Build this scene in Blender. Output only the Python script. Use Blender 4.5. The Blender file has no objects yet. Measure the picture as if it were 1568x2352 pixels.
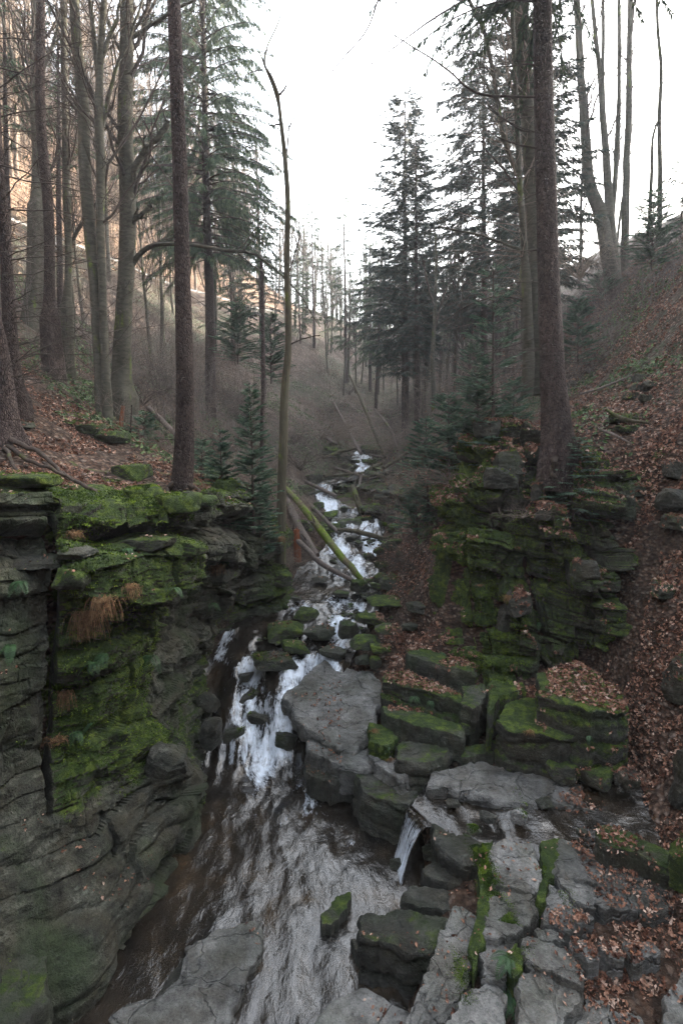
import bpy, bmesh, math, random
import numpy as np
from mathutils import Vector, Matrix
from mathutils.bvhtree import BVHTree

# ------------------------------------------------------------------ camera, sky, sun, exposure
scene = bpy.context.scene
C = bpy.context.collection
PITCH = math.radians(8.0)
FPX = 1176.0                     # focal length in the 1568 x 2352 layout grid
cam_d = bpy.data.cameras.new("camera")
cam = bpy.data.objects.new("camera", cam_d)
C.objects.link(cam)
cam_d.sensor_fit = 'VERTICAL'
cam_d.sensor_height = 36.0
cam_d.sensor_width = 24.0
cam_d.lens = 18.0
cam_d.clip_start = 0.05
cam_d.clip_end = 1000.0
cam.location = (0, 0, 0)
cam.rotation_euler = (math.radians(90) - PITCH, 0, 0)
scene.camera = cam

SUN_EL, SUN_AZ = 21.0, 62.0       # degrees; azimuth clockwise from +Y (view direction)
world = bpy.data.worlds.new("World")
scene.world = world
world.use_nodes = True
wn = world.node_tree
wn.nodes.clear()
w_out = wn.nodes.new("ShaderNodeOutputWorld")
w_bg = wn.nodes.new("ShaderNodeBackground")
w_sky = wn.nodes.new("ShaderNodeTexSky")
w_hsv = wn.nodes.new("ShaderNodeHueSaturation")
w_sky.sky_type = 'NISHITA'
w_sky.sun_disc = False
w_sky.sun_elevation = math.radians(SUN_EL)
w_sky.sun_rotation = math.radians(SUN_AZ)
w_sky.air_density = 1.4
w_sky.dust_density = 5.0
w_sky.ozone_density = 1.0
w_hsv.inputs['Saturation'].default_value = 0.45
w_bg.inputs['Strength'].default_value = 0.15
wn.links.new(w_sky.outputs[0], w_hsv.inputs['Color'])
wn.links.new(w_hsv.outputs[0], w_bg.inputs[0])
wn.links.new(w_bg.outputs[0], w_out.inputs[0])

sun_d = bpy.data.lights.new("sun", 'SUN')
sun_d.energy = 2.8
sun_d.angle = math.radians(0.6)
sun_d.color = (1.0, 0.87, 0.72)
sun = bpy.data.objects.new("sun", sun_d)
C.objects.link(sun)
_sd = Vector((math.sin(math.radians(SUN_AZ)) * math.cos(math.radians(SUN_EL)),
              math.cos(math.radians(SUN_AZ)) * math.cos(math.radians(SUN_EL)), math.sin(math.radians(SUN_EL))))
sun.rotation_euler = _sd.to_track_quat('Z', 'Y').to_euler()
sun.location = (30, 30, 60)

vs = scene.view_settings
scene.display_settings.display_device = 'sRGB'
vs.view_transform = 'Standard'
vs.look = 'None'
vs.exposure = 3.42
vs.gamma = 1.0
cy = scene.cycles
cy.max_bounces = 5
cy.diffuse_bounces = 3
cy.glossy_bounces = 2
cy.transmission_bounces = 2
cy.volume_bounces = 0
cy.transparent_max_bounces = 4
cy.use_denoising = True
cy.denoising_prefilter = 'NONE'
cy.caustics_reflective = False
cy.caustics_refractive = False
cy.sample_clamp_indirect = 4.0

# ------------------------------------------------------------------ layout grid to world
CPT, SPT = math.cos(PITCH), math.sin(PITCH)


def W(u, v, Y):
    """world point at forward distance Y on the line of sight through layout point (u, v)"""
    a, b = (u - 784.0) / FPX, -(v - 1176.0) / FPX
    d = (a, CPT + b * SPT, -SPT + b * CPT)
    t = Y / d[1]
    return np.array([d[0] * t, Y, d[2] * t])


def WZ(u, v, z):
    a, b = (u - 784.0) / FPX, -(v - 1176.0) / FPX
    d = (a, CPT + b * SPT, -SPT + b * CPT)
    t = z / d[2]
    return np.array([d[0] * t, d[1] * t, z])


def depth_of(p):
    return p[1] * CPT - p[2] * SPT


# ------------------------------------------------------------------ noise
def _h(ix, iy, iz, seed=0):
    x = (ix.astype(np.int64) * 374761393 + iy.astype(np.int64) * 668265263 + iz.astype(np.int64) * 2147483647 + seed * 974711) & 0xFFFFFFFF
    x = ((x ^ (x >> 13)) * 1274126177) & 0xFFFFFFFF
    x = ((x ^ (x >> 16)) * 2246822519) & 0xFFFFFFFF
    x = x ^ (x >> 15)
    return (x & 0xFFFFFF) / float(0xFFFFFF)


def h1(a, seed=0):
    a = np.asarray(a)
    return _h(np.floor(a), np.zeros_like(a), np.zeros_like(a), seed)


def h2(a, b, seed=0):
    return _h(np.floor(a), np.floor(b), np.zeros_like(a), seed)


def vnoise(P, seed=0):
    F = np.floor(P)
    f = P - F
    f = f * f * f * (f * (f * 6 - 15) + 10)
    X, Y, Z = F[..., 0], F[..., 1], F[..., 2]
    x, y, z = f[..., 0], f[..., 1], f[..., 2]
    r = 0
    for i in (0, 1):
        for j in (0, 1):
            for k in (0, 1):
                w = (x if i else 1 - x) * (y if j else 1 - y) * (z if k else 1 - z)
                r = r + w * _h(X + i, Y + j, Z + k, seed)
    return r * 2 - 1


def fbm(P, octv=4, seed=0, lac=2.03, gain=0.5):
    a, s, r = 1.0, 1.0, 0
    for o in range(octv):
        r = r + a * vnoise(P * s + 17.3 * o, seed + o)
        s *= lac
        a *= gain
    return r


def sstep(a, b, x):
    t = np.clip((x - a) / (b - a), 0, 1)
    return t * t * (3 - 2 * t)


# ------------------------------------------------------------------ mesh plumbing
def new_obj(name, me, mat=None, parent=None, loc=None):
    o = bpy.data.objects.new(name, me)
    C.objects.link(o)
    if mat is not None and me is not None:
        me.materials.append(mat)
    if parent is not None:
        o.parent = parent
    if loc is not None:
        o.location = loc
    return o


def tag(o, label=None, cat=None, group=None, kind=None):
    if label:
        o["label"] = label
    if cat:
        o["category"] = cat
    if group:
        o["group"] = group
    if kind:
        o["kind"] = kind
    return o


def mesh_np(name, V, F, smooth=True, attrs=None):
    """V (n,3), F (m,3 or 4) int -> mesh"""
    me = bpy.data.meshes.new(name)
    V = np.ascontiguousarray(V, dtype=np.float32)
    Fs = F if isinstance(F, list) else [F]
    Fs = [np.asarray(f, dtype=np.int32) for f in Fs if len(f)]
    me.vertices.add(len(V))
    me.vertices.foreach_set("co", V.ravel())
    nl = sum(f.size for f in Fs)
    nf = sum(len(f) for f in Fs)
    me.loops.add(nl)
    me.loops.foreach_set("vertex_index", np.concatenate([f.ravel() for f in Fs]))
    me.polygons.add(nf)
    starts, k = [], 0
    for f in Fs:
        starts.append(k + np.arange(len(f), dtype=np.int32) * f.shape[1])
        k += f.size
    me.polygons.foreach_set("loop_start", np.concatenate(starts))
    me.polygons.foreach_set("use_smooth", np.full(nf, smooth, dtype=bool))
    if attrs:
        for an, av in attrs.items():
            av = np.asarray(av, dtype=np.float32)
            if av.ndim == 1:
                at = me.attributes.new(an, 'FLOAT', 'POINT')
                at.data.foreach_set("value", av)
            else:
                at = me.attributes.new(an, 'FLOAT_VECTOR', 'POINT')
                at.data.foreach_set("vector", av.ravel())
    me.update(calc_edges=True)
    return me


class Buf:
    def __init__(self):
        self.V, self.T, self.Q, self.n = [], [], [], 0

    def add(self, V, F):
        V = np.asarray(V, dtype=np.float64)
        F = np.asarray(F, dtype=np.int64)
        self.V.append(V)
        (self.Q if F.shape[1] == 4 else self.T).append(F + self.n)
        self.n += len(V)

    def mesh(self, name, smooth=True):
        if not self.V:
            return mesh_np(name, np.zeros((3, 3)), np.array([[0, 1, 2]]))
        Fs = []
        if self.Q:
            Fs.append(np.concatenate(self.Q))
        if self.T:
            Fs.append(np.concatenate(self.T))
        return mesh_np(name, np.concatenate(self.V), Fs, smooth)


def grid_faces(r, c):
    i = np.arange(r - 1)[:, None] * c + np.arange(c - 1)[None, :]
    i = i.ravel()
    return np.stack([i, i + 1, i + c + 1, i + c], 1)


def grid_normals(G):
    du = np.gradient(G, axis=1)
    dv = np.gradient(G, axis=0)
    n = np.cross(du, dv)
    n /= np.linalg.norm(n, axis=-1, keepdims=True) + 1e-9
    return n


def tube(buf, pts, rad, sides=6, cap=True, rough=0.0, seed=0, flare=None):
    P = np.asarray(pts, dtype=np.float64)
    n = len(P)
    R = np.asarray(rad, dtype=np.float64) * np.ones(n)
    T = np.gradient(P, axis=0)
    T /= np.linalg.norm(T, axis=1, keepdims=True) + 1e-9
    ref = np.array([0.0, 0, 1]) if abs(T[0, 2]) < 0.8 else np.array([1.0, 0, 0])
    A = np.cross(T, ref)
    A /= np.linalg.norm(A, axis=1, keepdims=True) + 1e-9
    B = np.cross(T, A)
    th = np.linspace(0, 2 * np.pi, sides, endpoint=False)
    rr = R[:, None] * np.ones((n, sides))
    if rough:
        q = np.stack([np.cos(th)[None, :] * np.ones((n, 1)) * 1.7, np.sin(th)[None, :] * np.ones((n, 1)) * 1.7, P[:, 2:3] * 1.3 * np.ones((1, sides))], -1)
        rr = rr * (1 + rough * fbm(q, 2, seed))
    if flare is not None:
        rr = rr * flare(P, th)
    V = P[:, None, :] + rr[..., None] * (np.cos(th)[None, :, None] * A[:, None, :] + np.sin(th)[None, :, None] * B[:, None, :])
    V = V.reshape(-1, 3)
    i = (np.arange(n - 1)[:, None] * sides + np.arange(sides)[None, :])
    j = (np.arange(n - 1)[:, None] * sides + (np.arange(sides)[None, :] + 1) % sides)
    F = np.stack([i, j, j + sides, i + sides], -1).reshape(-1, 4)
    buf.add(V, F)
    if cap:
        for e, off in ((0, 0), (n - 1, (n - 1) * sides)):
            ring = V[off:off + sides]
            c = P[e][None, :]
            k = np.arange(sides)
            f = np.stack([k, (k + 1) % sides, np.full(sides, sides)], 1)
            buf.add(np.concatenate([ring, c]), f if e else f[:, ::-1])


def catmull(P, m):
    """resample the polyline P (n,k) smoothly to m points"""
    P = np.asarray(P, dtype=np.float64)
    n = len(P)
    t = np.linspace(0, n - 1, m)
    i = np.clip(np.floor(t).astype(int), 0, n - 2)
    f = (t - i)[:, None] if P.ndim == 2 else (t - i).reshape((-1,) + (1,) * (P.ndim - 1))
    p0, p1, p2, p3 = P[np.clip(i - 1, 0, n - 1)], P[i], P[i + 1], P[np.clip(i + 2, 0, n - 1)]
    return 0.5 * ((2 * p1) + (-p0 + p2) * f + (2 * p0 - 5 * p1 + 4 * p2 - p3) * f * f + (-p0 + 3 * p1 - 3 * p2 + p3) * f ** 3)


# ------------------------------------------------------------------ materials
def mat_new(name):
    m = bpy.data.materials.new(name)
    m.use_nodes = True
    nt = m.node_tree
    nt.nodes.clear()
    out = nt.nodes.new("ShaderNodeOutputMaterial")
    bs = nt.nodes.new("ShaderNodeBsdfPrincipled")
    nt.links.new(bs.outputs[0], out.inputs[0])
    return m, nt, bs


class N:
    """small helper for node graphs"""
    def __init__(self, nt):
        self.nt = nt
        self.geo = None

    def link(self, a, b):
        self.nt.links.new(a, b)

    def pos(self):
        if self.geo is None:
            self.geo = self.nt.nodes.new("ShaderNodeNewGeometry")
        return self.geo.outputs['Position']

    def nz(self):
        self.pos()
        s = self.nt.nodes.new("ShaderNodeSeparateXYZ")
        self.link(self.geo.outputs['Normal'], s.inputs[0])
        return s.outputs['Z']

    def mapped(self, vec, scale=(1, 1, 1), rot=(0, 0, 0)):
        m = self.nt.nodes.new("ShaderNodeMapping")
        m.inputs['Scale'].default_value = scale
        m.inputs['Rotation'].default_value = rot
        self.link(vec, m.inputs['Vector'])
        return m.outputs[0]

    def noise(self, vec, scale, detail=4, rough=0.55, dist=0.0):
        n = self.nt.nodes.new("ShaderNodeTexNoise")
        n.inputs['Scale'].default_value = scale
        n.inputs['Detail'].default_value = detail
        n.inputs['Roughness'].default_value = rough
        n.inputs['Distortion'].default_value = dist
        self.link(vec, n.inputs['Vector'])
        return n.outputs['Fac']

    def voro(self, vec, scale, feature='F1', out='Color'):
        n = self.nt.nodes.new("ShaderNodeTexVoronoi")
        n.feature = feature
        n.inputs['Scale'].default_value = scale
        self.link(vec, n.inputs['Vector'])
        return n.outputs[out]

    def ramp(self, fac, stops, interp='LINEAR'):
        r = self.nt.nodes.new("ShaderNodeValToRGB")
        r.color_ramp.interpolation = interp
        el = r.color_ramp.elements
        while len(el) < len(stops):
            el.new(0.5)
        for e, (p, c) in zip(el, stops):
            e.position = p
            e.color = (c[0], c[1], c[2], 1) if hasattr(c, '__len__') else (c, c, c, 1)
        self.link(fac, r.inputs[0])
        return r.outputs[0]

    def math(self, op, a, b=None, clamp=False):
        m = self.nt.nodes.new("ShaderNodeMath")
        m.operation = op
        m.use_clamp = clamp
        for k, x in enumerate((a, b)):
            if x is None:
                continue
            if isinstance(x, (int, float)):
                m.inputs[k].default_value = x
            else:
                self.link(x, m.inputs[k])
        return m.outputs[0]

    def mix(self, fac, a, b, mode='MIX'):
        m = self.nt.nodes.new("ShaderNodeMix")
        m.data_type = 'RGBA'
        m.blend_type = mode
        for k, x in (('Factor', fac), ('A', a), ('B', b)):
            sock = {'Factor': m.inputs[0], 'A': m.inputs[6], 'B': m.inputs[7]}[k]
            if isinstance(x, (int, float)):
                sock.default_value = x if k == 'Factor' else (x, x, x, 1)
            elif isinstance(x, tuple):
                sock.default_value = (x[0], x[1], x[2], 1)
            else:
                self.link(x, sock)
        return m.outputs[2]

    def attr(self, name, typ='GEOMETRY'):
        a = self.nt.nodes.new("ShaderNodeAttribute")
        a.attribute_type = typ
        a.attribute_name = name
        return a

    def bump(self, h, strength, dist=0.02, normal=None):
        b = self.nt.nodes.new("ShaderNodeBump")
        b.inputs['Strength'].default_value = strength
        b.inputs['Distance'].default_value = dist
        self.link(h, b.inputs['Height'])
        if normal is not None:
            self.link(normal, b.inputs['Normal'])
        return b.outputs[0]


def make_rock_mat(name, alg_amt=0.5, grain=0.35, base=((0.008, 0.008, 0.007), (0.040, 0.041, 0.034), (0.13, 0.13, 0.11)), strata=(1.0, 1.0, 7.0), rot=(0.15, -0.25, 0), moss_bias=0.0, lichen=0.35, cracks=False):
    m, nt, bs = mat_new(name)
    n = N(nt)
    p = n.pos()
    a = n.noise(p, 1.3, 6, 0.6, 0.4)
    st = n.noise(n.mapped(p, strata, rot), 1.6, 5, 0.62, 0.3)
    fine = n.noise(p, 34, 5, 0.7)
    fine2 = n.noise(p, 11, 6, 0.75, 0.6)
    mixv = n.math('ADD', n.math('MULTIPLY', a, 0.30), n.math('ADD', n.math('MULTIPLY', st, 0.26), n.math('ADD', n.math('MULTIPLY', fine, 0.18), n.math('MULTIPLY', fine2, 0.26))))
    col = n.ramp(mixv, [(0.37, base[0]), (0.5, base[1]), (0.62, base[2])])
    # brownish and greenish staining with shapes of its own
    stain = n.ramp(n.noise(p, 2.1, 4, 0.5, 0.8), [(0.45, 0.0), (0.62, 1.0)])
    col = n.mix(n.math('MULTIPLY', stain, 0.5), col, (0.052, 0.042, 0.024), 'MIX')
    alg = n.ramp(n.noise(n.mapped(p, (1, 1, 0.5)), 1.1, 5, 0.6, 0.5), [(0.46, 0.0), (0.64, 1.0)])
    col = n.mix(n.math('MULTIPLY', alg, alg_amt), col, (0.034, 0.052, 0.020), 'MIX')
    spk = n.ramp(n.noise(p, 55, 5, 0.85), [(0.36, 1 - grain), (0.5, 1.0), (0.66, 1 + grain * .0)])
    col = n.mix(1.0, col, spk, 'MULTIPLY')
    pit = n.ramp(n.noise(p, 5.5, 6, 0.8, 0.5), [(0.38, 0.45), (0.5, 1.0)])
    col = n.mix(0.8, col, pit, 'MULTIPLY')
    lich = n.ramp(n.noise(p, 9, 4, 0.75, 1.0), [(0.60, 0.0), (0.66, 1.0)])
    lich = n.math('MULTIPLY', lich, n.ramp(n.noise(p, 0.9, 2), [(0.45, 0.0), (0.6, lichen)]))
    col = n.mix(lich, col, (0.19, 0.22, 0.18), 'MIX')
    # moss
    am = n.attr('moss')
    om = n.attr('moss_amount', 'OBJECT')
    amt = n.math('ADD', am.outputs['Fac'], om.outputs['Fac'])
    mn = n.noise(p, 2.6, 6, 0.68, 0.3)
    up = n.math('MULTIPLY', n.nz(), 0.30)
    mm = n.math('ADD', n.math('ADD', n.math('SUBTRACT', mn, 1.02 - moss_bias), up), n.math('MULTIPLY', amt, 0.80))
    mm = n.math('MULTIPLY', mm, 9.0, True)
    mcol = n.ramp(n.noise(p, 7, 5, 0.75, 0.4), [(0.3, (0.008, 0.016, 0.004)), (0.48, (0.032, 0.058, 0.007)), (0.66, (0.125, 0.175, 0.016))])
    mcol = n.mix(n.ramp(n.noise(p, 0.8, 3), [(0.4, 0.0), (0.65, 0.6)]), mcol, (0.022, 0.045, 0.008))
    col = n.mix(mm, col, mcol)
    # wetness
    wet = n.attr('wet', 'OBJECT').outputs['Fac']
    col = n.mix(n.math('MULTIPLY', wet, 0.45), col, n.mix(1.0, col, (0.25, 0.27, 0.28), 'MULTIPLY'))
    n.link(col, bs.inputs['Base Color'])
    rg = n.math('SUBTRACT', 0.86, n.math('MULTIPLY', wet, 0.62), True)
    rg = n.math('MAXIMUM', rg, n.math('MULTIPLY', mm, 0.9))
    n.link(rg, bs.inputs['Roughness'])
    hb = n.math('ADD', n.math('MULTIPLY', st, 1.0), n.math('ADD', fine, n.math('MULTIPLY', fine2, 1.0)))
    if cracks:
        w = n.nt.nodes.new("ShaderNodeVectorMath")
        w.operation = 'ADD'
        nz_ = n.nt.nodes.new("ShaderNodeTexNoise")
        nz_.inputs['Scale'].default_value = 2.2
        nz_.inputs['Detail'].default_value = 4
        n.link(p, nz_.inputs['Vector'])
        n.link(n.mapped(p, (1, 1, 1)), w.inputs[0])
        sc_ = n.nt.nodes.new("ShaderNodeVectorMath")
        sc_.operation = 'SCALE'
        sc_.inputs['Scale'].default_value = 0.5
        n.link(nz_.outputs['Color'], sc_.inputs[0])
        n.link(sc_.outputs[0], w.inputs[1])
        cr = n.ramp(n.voro(n.mapped(w.outputs[0], (1.0, 1.8, 1.0), (0, 0, .5)), 1.35, 'DISTANCE_TO_EDGE', 'Distance'), [(0.0, 0.0), (0.022, 1.0)])
        hb = n.math('ADD', hb, n.math('MULTIPLY', cr, 1.2))
    b1 = n.bump(hb, 0.9, 0.045)
    b2 = n.bump(n.math('MULTIPLY', n.noise(p, 60, 4, 0.8), mm), 1.0, 0.03, b1)
    n.link(b2, bs.inputs['Normal'])
    bs.inputs['Specular IOR Level'].default_value = 0.35
    return m


def make_ground_mat():
    m, nt, bs = mat_new("forest_floor")
    n = N(nt)
    p = n.pos()
    cells = n.nt.nodes.new("ShaderNodeTexVoronoi")
    cells.inputs['Scale'].default_value = 13
    dist = n.mapped(p, (1, 1, 1.6))
    n.link(dist, cells.inputs['Vector'])
    sep = nt.nodes.new("ShaderNodeSeparateColor")
    n.link(cells.outputs['Color'], sep.inputs[0])
    leaf = n.ramp(sep.outputs[0], [(0.0, (0.020, 0.012, 0.009)), (0.3, (0.075, 0.040, 0.026)), (0.6, (0.14, 0.080, 0.054)), (0.85, (0.22, 0.15, 0.115)), (1.0, (0.32, 0.26, 0.22))])
    leaf = n.mix(n.ramp(cells.outputs['Distance'], [(0.0, 0.0), (0.75, 0.8)]), leaf, (0.012, 0.008, 0.006))
    soil = n.ramp(n.noise(p, 6, 5, 0.65), [(0.3, (0.010, 0.007, 0.005)), (0.7, (0.045, 0.030, 0.020))])
    lm = n.ramp(n.noise(p, 0.9, 5, 0.65, 0.5), [(0.36, 0.15), (0.58, 1.0)])
    col = n.mix(lm, soil, leaf)
    # distant ground painted paler, standing in for haze over the far slopes
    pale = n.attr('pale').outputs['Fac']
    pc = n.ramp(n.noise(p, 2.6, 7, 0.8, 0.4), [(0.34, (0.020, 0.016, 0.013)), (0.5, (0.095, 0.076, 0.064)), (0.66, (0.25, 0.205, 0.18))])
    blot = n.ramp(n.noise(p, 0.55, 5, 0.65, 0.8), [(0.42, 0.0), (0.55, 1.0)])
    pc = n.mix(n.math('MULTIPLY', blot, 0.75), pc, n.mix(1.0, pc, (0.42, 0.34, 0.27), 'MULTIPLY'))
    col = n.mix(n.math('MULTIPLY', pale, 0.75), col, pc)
    mo = n.attr('moss').outputs['Fac']
    mm = n.math('MULTIPLY', n.math('ADD', n.math('SUBTRACT', n.noise(p, 1.7, 6, 0.7, 0.4), 0.66), n.math('MULTIPLY', mo, 0.45)), 9.0, True)
    mcol = n.ramp(n.noise(p, 9, 4, 0.7), [(0.3, (0.016, 0.028, 0.005)), (0.7, (0.10, 0.16, 0.016))])
    col = n.mix(mm, col, mcol)
    # green bramble leaves lying thin over the litter
    g = n.attr('green').outputs['Fac']
    gm = n.math('MULTIPLY', n.ramp(n.noise(p, 5.5, 4, 0.8, 0.6), [(0.49, 0.0), (0.57, 1.0)]), g)
    col = n.mix(gm, col, n.mix(n.noise(p, 17, 3), (0.030, 0.048, 0.026), (0.085, 0.115, 0.065)))
    tan = n.attr('tan').outputs['Fac']
    tcol = n.ramp(n.noise(p, 3, 6, 0.75), [(0.3, (0.08, 0.05, 0.032)), (0.7, (0.24, 0.165, 0.115))])
    col = n.mix(tan, col, tcol)
    n.link(col, bs.inputs['Base Color'])
    bs.inputs['Roughness'].default_value = 0.9
    bs.inputs['Specular IOR Level'].default_value = 0.2
    hgt = n.math('ADD', n.math('ADD', cells.outputs['Distance'], n.noise(p, 22, 4, 0.7)), n.math('MULTIPLY', n.noise(p, 3.5, 5, 0.7), 2.0))
    n.link(n.bump(hgt, 0.9, 0.05), bs.inputs['Normal'])
    return m


def make_bark_mat(name, lo, hi, moss=0.0, scale=(7, 7, 1.1), bump=0.7, plates=0.0):
    m, nt, bs = mat_new(name)
    n = N(nt)
    p = n.pos()
    q = n.mapped(p, scale)
    a = n.noise(q, 3.0, 6, 0.7, 0.3)
    b = n.noise(p, 1.1, 3)
    col = n.ramp(n.math('ADD', n.math('MULTIPLY', a, 0.75), n.math('MULTIPLY', b, 0.25)), [(0.32, lo), (0.68, hi)])
    if plates:
        vd = n.voro(n.mapped(p, (30, 30, 13)), 1.0, 'DISTANCE_TO_EDGE', 'Distance')
        pm = n.ramp(vd, [(0.0, 0.0), (0.16, 1.0)])
        col = n.mix(n.math('MULTIPLY', n.math('SUBTRACT', 1.0, pm), plates), col, tuple(x * .35 for x in lo))
        a = n.math('ADD', a, n.math('MULTIPLY', pm, 0.8))
        big_ = n.ramp(n.noise(n.mapped(p, (1, 1, .35)), 1.6, 4, 0.6), [(0.35, 0.55), (0.7, 1.0)])
        col = n.mix(1.0, col, big_, 'MULTIPLY')
    lic = n.ramp(n.noise(p, 14, 4, 0.8), [(0.62, 0.0), (0.7, 0.5)])
    col = n.mix(lic, col, tuple(min(1, x * 1.5 + 0.02) for x in hi))
    if moss:
        mn = n.math('ADD', n.noise(n.mapped(p, (1.5, 1.5, 0.5)), 1.6, 5, 0.7), 0.0)
        mm = n.ramp(mn, [(0.62 - 0.25 * moss, 0.0), (0.74 - 0.25 * moss, 0.95)])
        mc = n.ramp(n.noise(p, 12, 4, 0.7), [(0.3, (0.03, 0.05, 0.006)), (0.7, (0.14, 0.20, 0.02))])
        col = n.mix(mm, col, mc)
    n.link(col, bs.inputs['Base Color'])
    bs.inputs['Roughness'].default_value = 0.9
    bs.inputs['Specular IOR Level'].default_value = 0.15
    n.link(n.bump(a, bump, 0.03), bs.inputs['Normal'])
    return m


def make_leaf_mat(name, stops, scale=9.0, rough=0.6, trans=0.0, fine=True):
    m, nt, bs = mat_new(name)
    n = N(nt)
    p = n.pos()
    v = n.voro(p, scale * 2.2) if fine else n.noise(p, scale, 3)
    if fine:
        sep = nt.nodes.new("ShaderNodeSeparateColor")
        n.link(v, sep.inputs[0])
        v = sep.outputs[1]
    col = n.ramp(v, stops)
    n.link(col, bs.inputs['Base Color'])
    bs.inputs['Roughness'].default_value = rough
    bs.inputs['Specular IOR Level'].default_value = 0.25
    if trans:
        tr = nt.nodes.new("ShaderNodeBsdfTranslucent")
        mx = nt.nodes.new("ShaderNodeMixShader")
        mx.inputs[0].default_value = trans
        n.link(col, tr.inputs[0])
        n.link(bs.outputs[0], mx.inputs[1])
        n.link(tr.outputs[0], mx.inputs[2])
        out = [x for x in nt.nodes if x.type == 'OUTPUT_MATERIAL'][0]
        n.link(mx.outputs[0], out.inputs[0])
    return m


def make_water_mat():
    m, nt, bs = mat_new("stream_water")
    n = N(nt)
    fl = n.attr('flow').outputs['Vector']
    p = n.pos()
    foam = n.attr('foam').outputs['Fac']
    stx = n.noise(n.mapped(fl, (9.0, 2.6, 1.0)), 1.0, 5, 0.65, 1.2)
    st2 = n.noise(n.mapped(fl, (26.0, 8.0, 1.0)), 1.0, 4, 0.6, 0.8)
    bl = n.noise(p, 7, 5, 0.7, 0.5)
    f = n.math('ADD', n.math('MULTIPLY', foam, 1.0), n.math('MULTIPLY', n.math('SUBTRACT', n.math('ADD', n.math('MULTIPLY', stx, 0.4), n.math('ADD', n.math('MULTIPLY', st2, 0.3), n.math('MULTIPLY', bl, 0.3))), 0.5), 3.4))
    f = n.math('MULTIPLY', n.math('SUBTRACT', f, 0.60), 1.6, True)
    f = n.math('MULTIPLY', f, n.math('MULTIPLY', foam, 3.0, True))
    bed = n.ramp(n.noise(p, 1.6, 5, 0.6, 0.5), [(0.3, (0.006, 0.006, 0.006)), (0.55, (0.018, 0.014, 0.010)), (0.75, (0.050, 0.034, 0.020))])
    col = n.mix(f, bed, (0.62, 0.68, 0.76))
    n.link(col, bs.inputs['Base Color'])
    rg = n.math('ADD', 0.165, n.math('MULTIPLY', f, 0.5))
    n.link(rg, bs.inputs['Roughness'])
    bs.inputs['IOR'].default_value = 1.5
    bs.inputs['Specular IOR Level'].default_value = 0.9
    rip = n.math('ADD', n.noise(n.mapped(p, (1.0, 0.60, 1.0), (0, 0, .35)), 9.0, 5, 0.6, 0.6), n.math('MULTIPLY', st2, 0.25))
    n.link(n.bump(rip, 0.7, 0.022), bs.inputs['Normal'])
    return m


M = {}
M['rock'] = make_rock_mat("mossy_sandstone")
M['cliff'] = make_rock_mat("layered_cliff_stone", .75, .4, base=((0.006, 0.006, 0.005), (0.040, 0.042, 0.031), (0.165, 0.17, 0.135)), moss_bias=0.03)
M['slab'] = make_rock_mat("flagstone", .25, .45, base=((0.05, 0.05, 0.049), (0.18, 0.18, 0.172), (0.34, 0.335, 0.32)), lichen=0.12, cracks=True)
M['ground'] = make_ground_mat()
M['spruce_bark'] = make_bark_mat("spruce_bark", (0.030, 0.022, 0.020), (0.13, 0.096, 0.088), 0.0, (5, 5, 3.0), 1.0, 0.7)
M['beech_bark'] = make_bark_mat("beech_bark", (0.024, 0.023, 0.018), (0.095, 0.091, 0.072), 0.12, (2, 2, 5), 0.35)
M['mossy_bark'] = make_bark_mat("mossy_bark", (0.030, 0.025, 0.018), (0.10, 0.09, 0.06), 0.22)
M['moss_log'] = make_bark_mat("moss_covered_log", (0.05, 0.042, 0.025), (0.15, 0.125, 0.075), .78)
M['dead_wood'] = make_bark_mat("dead_wood", (0.035, 0.028, 0.024), (0.17, 0.14, 0.125), 0.12)
M['root'] = make_bark_mat("root_bark", (0.020, 0.015, 0.012), (0.075, 0.058, 0.048), 0.12)
M['tan_bark'] = make_bark_mat("sunny_beech_bark", (0.085, 0.065, 0.05), (0.21, 0.17, 0.135), 0.0, (3, 3, 3), 0.2)  # beech bark with the hillside's sunlight put into its colour
M['red_wood'] = make_bark_mat("rotten_red_wood", (0.09, 0.028, 0.012), (0.24, 0.085, 0.04), 0.0)
M['brush'] = make_bark_mat("brush_twigs", (0.07, 0.058, 0.052), (0.19, 0.165, 0.15), 0.0, (3, 3, 3), 0.2)  # grey winter twigs, lightened further to stand in for haze
M['twig'] = make_bark_mat("twig_bark", (0.030, 0.024, 0.022), (0.085, 0.07, 0.06), 0.0, (3, 3, 3), 0.2)
M['pale_twig'] = make_bark_mat("pale_twig_bark", (0.10, 0.08, 0.065), (0.22, 0.18, 0.15), 0.0, (3, 3, 3), 0.2)
M['needles'] = make_leaf_mat("spruce_needles", [(0.0, (0.014, 0.032, 0.018)), (0.6, (0.042, 0.078, 0.040)), (1.0, (0.085, 0.12, 0.055))], 3.0, 0.6, 0.15)
M['soft_needles'] = make_leaf_mat("hazy_spruce_needles", [(0.0, (0.022, 0.045, 0.026)), (0.6, (0.055, 0.095, 0.052)), (1.0, (0.11, 0.15, 0.07))], 3.0, 0.6, 0.3)  # spruce needles made lighter, with haze put into the colour
M['dark_needles'] = make_leaf_mat("dark_needles", [(0.0, (0.014, 0.028, 0.022)), (0.7, (0.034, 0.055, 0.043)), (1.0, (0.070, 0.066, 0.042))], 3.0, 0.6, 0.1)
M['fir_needles'] = make_leaf_mat("fir_needles", [(0.0, (0.022, 0.055, 0.034)), (0.6, (0.062, 0.125, 0.078)), (1.0, (0.14, 0.22, 0.14))], 4.0, 0.5, 0.15)
M['litter'] = make_leaf_mat("beech_litter", [(0.0, (0.025, 0.012, 0.009)), (0.3, (0.085, 0.036, 0.022)), (0.6, (0.17, 0.078, 0.048)), (0.85, (0.25, 0.14, 0.095)), (1.0, (0.40, 0.30, 0.24))], 7.0, 0.6)
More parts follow.
